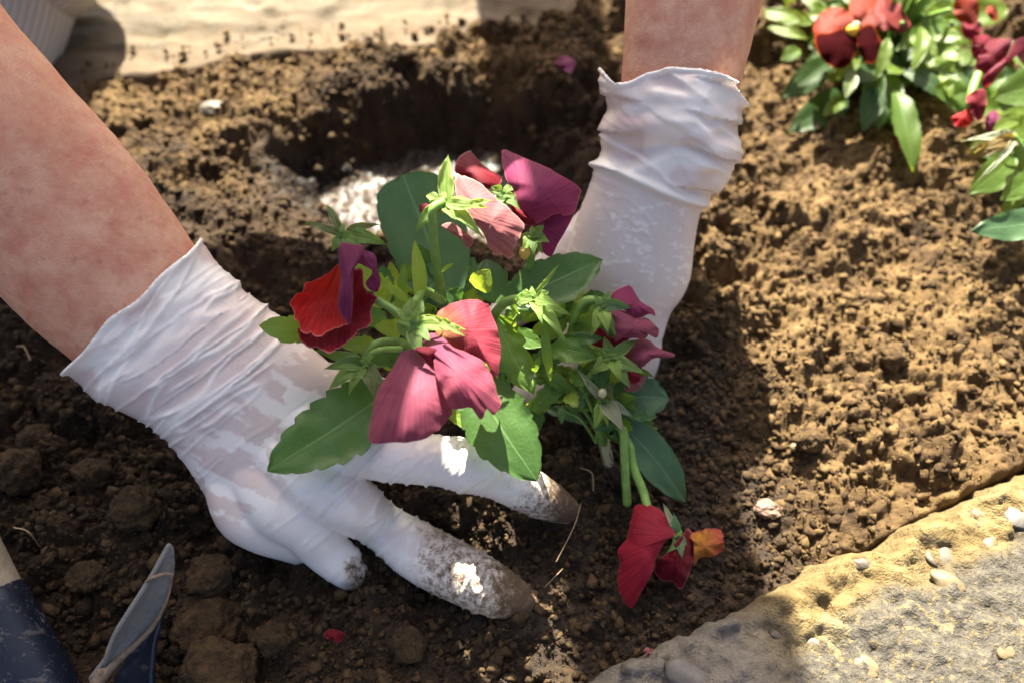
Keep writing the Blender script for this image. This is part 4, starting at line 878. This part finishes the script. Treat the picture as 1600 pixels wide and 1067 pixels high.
petal(f, Z5([(610, 180), (690, 145), (725, 200), (755, 270), (742, 340), (692, 382), (640, 352), (608, 270)]), DB(.460), Z5([(600, 160)])[0], P_ORF, .003, .0015, 8, 75)
bulb(f, (1332, 48, .455), 9, EYE, (1, 1, 1), 'eye'); bulb(f, (1338, 40, .457), 6, STEM_P, (1, 1, 1), 'eye')
f = empty('flower', p2)
petal(f, Z5([(1180, 60), (1200, -10), (1290, -40), (1330, 20), (1330, 110), (1290, 160), (1210, 130)]), .478, Z5([(1330, 60)])[0], P_ORG, .003, .002, 8, 76)
petal(f, Z5([(1230, 140), (1290, 150), (1340, 130), (1350, 190), (1300, 240), (1240, 220)]), .476, Z5([(1330, 60)])[0], P_DRED, .003, .002, 8, 77)
petal(f, Z5([(1370, 60), (1410, 35), (1445, 70), (1440, 125), (1400, 115)]), .476, Z5([(1340, 60)])[0], P_ORG, .002, .002, 6, 78)
for b, t, wd, m in [((1650, 130, .43), (1558, 150, .42), 70, LEAF_M), ((1655, 345, .395), (1526, 358, .388), 54, LEAF_B), ((1585, 245, .42), (1520, 300, .41), 54, LEAF_M), ((1620, 270, .41), (1570, 310, .40), 40, LEAF_M), ((1590, 190, .42), (1555, 200, .415), 28, LEAF_L), ((1620, 215, .415), (1575, 205, .41), 30, LEAF_L), ((1600, 300, .41), (1568, 330, .405), 30, LEAF_M)]:
    pleaf(p3, b, t, wd, m, bend=0.14, tooth=.06, nv=22, nu=9)
f = empty('flower', p3)
petal(f, Z5([(1285, 310), (1295, 240), (1345, 208), (1400, 225), (1380, 300), (1320, 360)]), .440, Z5([(1450, 260)])[0], P_MAG, .003, .002, 7, 81)
petal(f, Z5([(1310, 390), (1350, 300), (1400, 240), (1490, 232), (1530, 250), (1470, 380), (1400, 440), (1340, 430)]), .435, Z5([(1520, 240)])[0], P_MAG, .004, .002, 7, 82)
petal(f, Z5([(1350, 470), (1420, 400), (1500, 330), (1540, 250), (1620, 220), (1660, 260), (1560, 330), (1470, 420), (1400, 510), (1360, 520)]), .431, Z5([(1600, 230)])[0], P_MAG, .004, .002, 7, 83)
petal(f, Z5([(1530, 270), (1620, 250), (1680, 330), (1620, 400), (1560, 340)]), .433, Z5([(1600, 230)])[0], P_DRY, .003, .003, 9, 84, crinkle=.002)
f = empty('flower', p3)
petal(f, Z5([(1168, 705), (1230, 670), (1285, 645), (1305, 700), (1270, 750), (1200, 758)]), .430, Z5([(1310, 640)])[0], P_RED, .003, .002, 7, 85)
petal(f, Z5([(1255, 590), (1310, 540), (1370, 540), (1375, 640), (1340, 720), (1300, 690)]), .428, Z5([(1330, 520)])[0], P_DRED, .003, .002, 7, 86)
petal(f, Z5([(1380, 690), (1430, 660), (1460, 730), (1410, 800), (1370, 770)]), .430, Z5([(1420, 640)])[0], P_PUR, .003, .002, 7, 87)
stem(f, Z5([(1330, 450)]) and [(1528, 118, .436), (1520, 140, .432), (1515, 165, .43)], 7, STEM)
f = empty('flower', p3)
for b, t, wd, m in [((1585, 216, .408), (1513, 216, .40), 22, LEAF_W), ((1582, 220, .405), (1512, 250, .396), 26, LEAF_Y), ((1585, 222, .405), (1520, 232, .398), 26, LEAF_Y), ((1580, 222, .403), (1535, 278, .393), 10, LEAF_W)]:
    sepal(f, b, t, wd, m)
stem(f, [(1583, 216, .406), (1595, 235, .41), (1600, 260, .42)], 7, STEM)

# ------------------------------------------------------------------ hand tool, lower left
WOOD = m_plain('weathered_wood', (0.22, 0.17, 0.11), (0.40, 0.33, 0.23), 30, 0.75, 0, (12, 2, 12), 0.4)
BLUE = m_dusty('blue_enamel', (0.010, 0.014, 0.025), (0.20, 0.18, 0.14), 0.22, 0.24)
BLUE2 = m_dusty('blue_enamel_blade', (0.012, 0.017, 0.030), (0.12, 0.10, 0.08), 0.15, 0.3)
STEEL = m_dusty('dusty_steel', (0.055, 0.062, 0.072), (0.17, 0.165, 0.15), 0.95, 0.5)
RUST = m_plain('rusty_edge', (0.13, 0.085, 0.05), (0.24, 0.19, 0.14), 500, 0.9)
tool = empty('hand_tool', None, 'garden hand tool with wooden handle, dark blue socket and pointed dusty blade', 'garden tool')
ax = [(-75, 825, 0.3020), (-48, 880, 0.3020), (-12, 952, 0.3010)]
tube('handle', np.array([U(*p) for p in ax]), [0.0125]*3, WOOD, tool, 32, 30)
sk = [(-13, 950, 0.3010), (5, 985, 0.3010), (45, 1065, 0.3000), (90, 1150, 0.2990), (150, 1230, 0.3020)]
tube('socket', np.array([U(*p) for p in sk]), [0.0136, 0.0142, 0.0150, 0.0135, 0.008], BLUE, tool, 40, 50)
tube('neck', np.array([U(*p) for p in [(140, 1220, 0.3020), (175, 1210, 0.3040), (165, 1140, 0.3020), (150, 1085, 0.2980), (158, 1048, 0.2970)]]), [0.007, 0.006, 0.005, 0.0032, 0.0022], RUST, tool, 16, 40)
bl = petal(tool, [(266, 849), (272, 866), (271, 895), (262, 932), (241, 975), (214, 1004), (184, 1030), (152, 1064), (140, 1062), (160, 1040), (170, 1012), (182, 985), (204, 950), (236, 900), (254, 868)], [(266, 849, 0.2960), (272, 895, 0.3000), (225, 990, 0.3020), (145, 1064, 0.2980), (182, 985, 0.2920), (236, 900, 0.2930)], (150, 1060), STEEL, -0.002, 0.0, 2, 91, name='blade', thick=0.0018)
tube('blade_edge', np.array([U(*p) for p in [(270, 880, 0.2975), (263, 930, 0.2995), (241, 975, 0.3005), (214, 1004, 0.3005), (184, 1030, 0.2990), (152, 1064, 0.2965)]]), [0.0004, 0.0006, 0.0009, 0.0012, 0.0017, 0.0024], RUST, tool, 8, 30)
petal(tool, [(252, 944), (249, 975), (242, 1010), (238, 1050), (232, 1090), (180, 1100), (176, 1068), (190, 1040), (213, 1006), (236, 978)], [(252, 944, 0.3060), (232, 1090, 0.3060), (176, 1070, 0.3120), (215, 1006, 0.3100), (240, 1000, 0.3060), (200, 1080, 0.3090)], (200, 1090), BLUE2, -0.002, 0.0, 2, 92, name='blade', thick=0.002)
tube('root_thread', np.array([U(*p) for p in [(228, 908, 0.2925), (240, 902, 0.2915), (255, 897, 0.2925), (270, 897, 0.2950)]]), [0.0005, 0.0007, 0.0007, 0.0005], RUST, tool, 6, 14)

# ------------------------------------------------------------------ added post out of view, there to shade a strip of the bed
post = empty('shadow_caster_post', None, 'unseen square wooden post added beyond the bed to cast a shadow strip', 'post', loc=(-0.033, 0.95, 0))
def bevel_box(sx_, sy_, sz_, b):
    bm = bmesh.new(); bmesh.ops.create_cube(bm, size=1)
    for v_ in bm.verts: v_.co = Vector((v_.co.x*sx_, v_.co.y*sy_, v_.co.z*sz_+sz_/2))
    bmesh.ops.bevel(bm, geom=bm.edges[:], offset=b, segments=2, affect='EDGES')
    V = [v_.co[:] for v_ in bm.verts]; F = [[q.index for q in f_.verts] for f_ in bm.faces]; bm.free(); return V, F
V, F = bevel_box(0.079, 0.07, 1.25, 0.004); mesh('shaft', V, F, WOOD, post, None, False)
V, F = bevel_box(0.085, 0.08, 0.02, 0.005); mesh('cap', np.array(V)+[0, 0, 1.252], F, WOOD, post, None, False)

# ================================================================== SMALL DETAILS
# crumbs of soil lying on the bed
bm = bmesh.new(); bmesh.ops.create_icosphere(bm, subdivisions=1, radius=1)
IV = np.array([v.co[:] for v in bm.verts]); IF = np.array([[v.index for v in f_.verts] for f_ in bm.faces]); bm.free()
def crumbs(name, N, smin, smax, seed, region, label, zoff=0.25):
    r = np.random.default_rng(seed)
    P = np.c_[r.uniform(region[0], region[1], N), r.uniform(region[2], region[3], N)]
    k = (P-KA)@KN; ok = (k < -0.002) & ~((P[:, 1] > slab_edge(P[:, 0])+0.01*r.standard_normal(N)) & (P[:, 0] < 0.13) & (r.random(N) < 0.9985))
    P = P[ok]; N = len(P)
    h, tn = soil_height(P)
    h = np.where((P[:, 1] > slab_edge(P[:, 0])) & (P[:, 0] < 0.13), np.maximum(h, 0.005), h)
    s = smin*(smax/smin)**(r.random(N)**2.8)
    ax_ = r.normal(size=(N, 3, 3)); Q, _ = np.linalg.qr(ax_)
    sc = s[:, None]*r.uniform(0.55, 1.2, (N, 3))
    base = IV[None]*(1+0.40*r.standard_normal((N, 12, 1)).clip(-1.6, 1.6))
    V = np.einsum('nij,nkj->nki', Q, base*sc[:, None, :])+np.c_[P, h+s*zoff][:, None, :]
    F = (IF[None]+12*np.arange(N)[:, None, None]).reshape(-1, 3)
    o = mesh(name, V.reshape(-1, 3), F, SOIL, None, {'tone': np.repeat(np.clip(0.2+0.75*r.random(N), 0, 1), 12), 'wet': np.zeros(N*12), 'moist_shade': np.repeat(moisture_and_shade(P)*r.uniform(0.5, 1.0, N), 12)})
    return tag(o, label, None, None, 'stuff')
crumbs('soil_crumbs', 48000, 0.0006, 0.0034, 1, (-0.36, 0.42, 0.03, 0.60), 'loose crumbs of soil scattered over the bed')

crumbs('fine_soil_crumbs', 22000, 0.0004, 0.0022, 2, (-0.24, 0.14, 0.035, 0.24), 'fine dark compost crumbs round the gloved hands')
def clod(px, py, rx, ry, seed, label, mat=SOIL, lift=0.5, amp=0.42, cat='soil clod', name='soil_clod', tone=0.55, grp='clods lying on the bed', freq=1.6):
    g = G(px, py, 0.0); z = soil_z(g[0], g[1])
    g = G(px, py, z); d = proj(g)[2]
    V, F = blob_mesh(5, amp, freq, seed); V = V*(1+0.05*fbm(V*7, 3, seed+1)+0.03*fbm(V*19, 2, seed+2))[:, None]
    tn = np.clip(tone+0.5*fbm(V*4, 3, seed+5), 0, 1)
    V = V*np.array([rx, (rx+ry)/2, ry])*d/FPX
    o = mesh(name, V, F, mat, None, {'tone': tn, 'wet': np.zeros(len(V)), 'moist_shade': np.full(len(V), float(moisture_and_shade(g[None, :2])[0])*0.6)})
    o.location = (g[0], g[1], z+lift*ry*d/FPX)
    return tag(o, label, cat, grp)
for i, a in enumerate([(338, 985, 54, 40, 'large brown soil clod just right of the blade'), (345, 1055, 60, 32, 'broad soil clod at the bottom edge below the large clod'), (430, 1000, 26, 22, 'small clod right of the large brown clod'), (215, 800, 36, 30, 'rounded soil clod up-left of the blade tip'), (150, 745, 28, 22, 'dark clod between the forearm cuff and the blade'), (35, 745, 34, 38, 'ochre soil clod at the left picture edge above the handle'), (60, 690, 30, 20, 'flat dark clod near the left edge under the forearm'), (335, 905, 36, 30, 'soil clod beside the tip of the dusty blade'), (455, 236, 22, 15, 'sunlit pale clod on the left rim of the hole'), (140, 905, 28, 23, 'clod left of the blade above the blue socket'), (335, 212, 17, 12, 'sunny clod below the white stone chip'), (640, 1010, 30, 24, 'dark clod at the bottom below the middle finger'), (1262, 690, 24, 17, 'brown clod in the sun above the pinkish stone'), (1120, 390, 22, 14, 'sunlit clod right of the gloved wrist'), (1390, 560, 24, 16, 'clod in the open soil on the right')]):
    clod(*a[:4], 300+i*7, a[4], tone=0.5 if i not in (8, 10) else 0.85)
PINK = m_pebble('stone_pink', (0.10, 0.058, 0.038), (0.16, 0.105, 0.072))
clod(1198, 797, 21, 11, 501, 'pinkish pale stone lying in the sunlit soil above the kerb', PINK, 0.3, 0.5, 'stone', 'stone', grp='small stones in the bed')
clod(336, 174, 20, 8, 502, 'white stone chip in the sunlit soil near the paving', PEB_W, 0.8, 0.25, 'stone', 'stone', grp='small stones in the bed')
clod(1240, 700, 7, 5, 503, 'tiny pale stone chip in the soil far above the kerb', PEB_Y, 0.8, 0.2, 'stone', 'stone', grp='small stones in the bed')
# fallen petals
for px, py, w_, h_, m, lb in [(522, 992, 17, 11, P_DRED, 'shrivelled dark red petal scrap on the dark soil'), (884, 100, 16, 14, P_PUR, 'purple petal scrap in the shade beyond the hole'), (1405, 222, 9, 12, P_MAG, 'magenta petal fallen under the scarlet pansy'), (1015, 1018, 10, 8, P_DRY, 'small faded petal scrap against the kerb corner')]:
    g = G(px, py, 0.0); z = soil_z(g[0], g[1])+0.010; d = proj(G(px, py, z))[2]
    O = [(px-w_, py), (px-w_*.5, py-h_*.9), (px+w_*.4, py-h_*.7), (px+w_, py-h_*.1), (px+w_*.5, py+h_), (px-w_*.4, py+h_*.6)]
    tag(petal(None, O, [(q[0], q[1], proj(G(q[0], q[1], z))[2]) for q in O], (px-w_, py), m, .002, .002, 7, int(px), crinkle=.002, name='fallen_petal'), lb, 'petal')
# fine roots and straws
STRAWM = m_plain('dry_straw', (0.20, 0.13, 0.07), (0.38, 0.28, 0.16), 200, 0.8)
for (a, b), r_, lb in [(((905, 800), (868, 885)), 0.8, 'thin dry straw by the index fingertip'), (((850, 925), (878, 895)), 0.7, 'short thin root thread beside the middle fingertip'), (((905, 745), (925, 775)), 1.3, 'brown root thread in the soil under the hanging stems'), (((30, 545), (60, 575)), 1.5, 'pale straw under the left forearm'), (((88, 870), (62, 850)), 1.3, 'short straw above the handle end')]:
    A_, B_ = G(*a), G(*b); A_[2] = soil_z(A_[0], A_[1])+.004; B_[2] = soil_z(B_[0], B_[1])+.006
    md = (A_+B_)/2+[0.002, 0.001, 0.004]
    tag(tube('dry_straw', [A_, md, B_], [r_*2.7e-4]*3, STRAWM, None, 6, 16), lb, 'straw', 'straws in the soil')
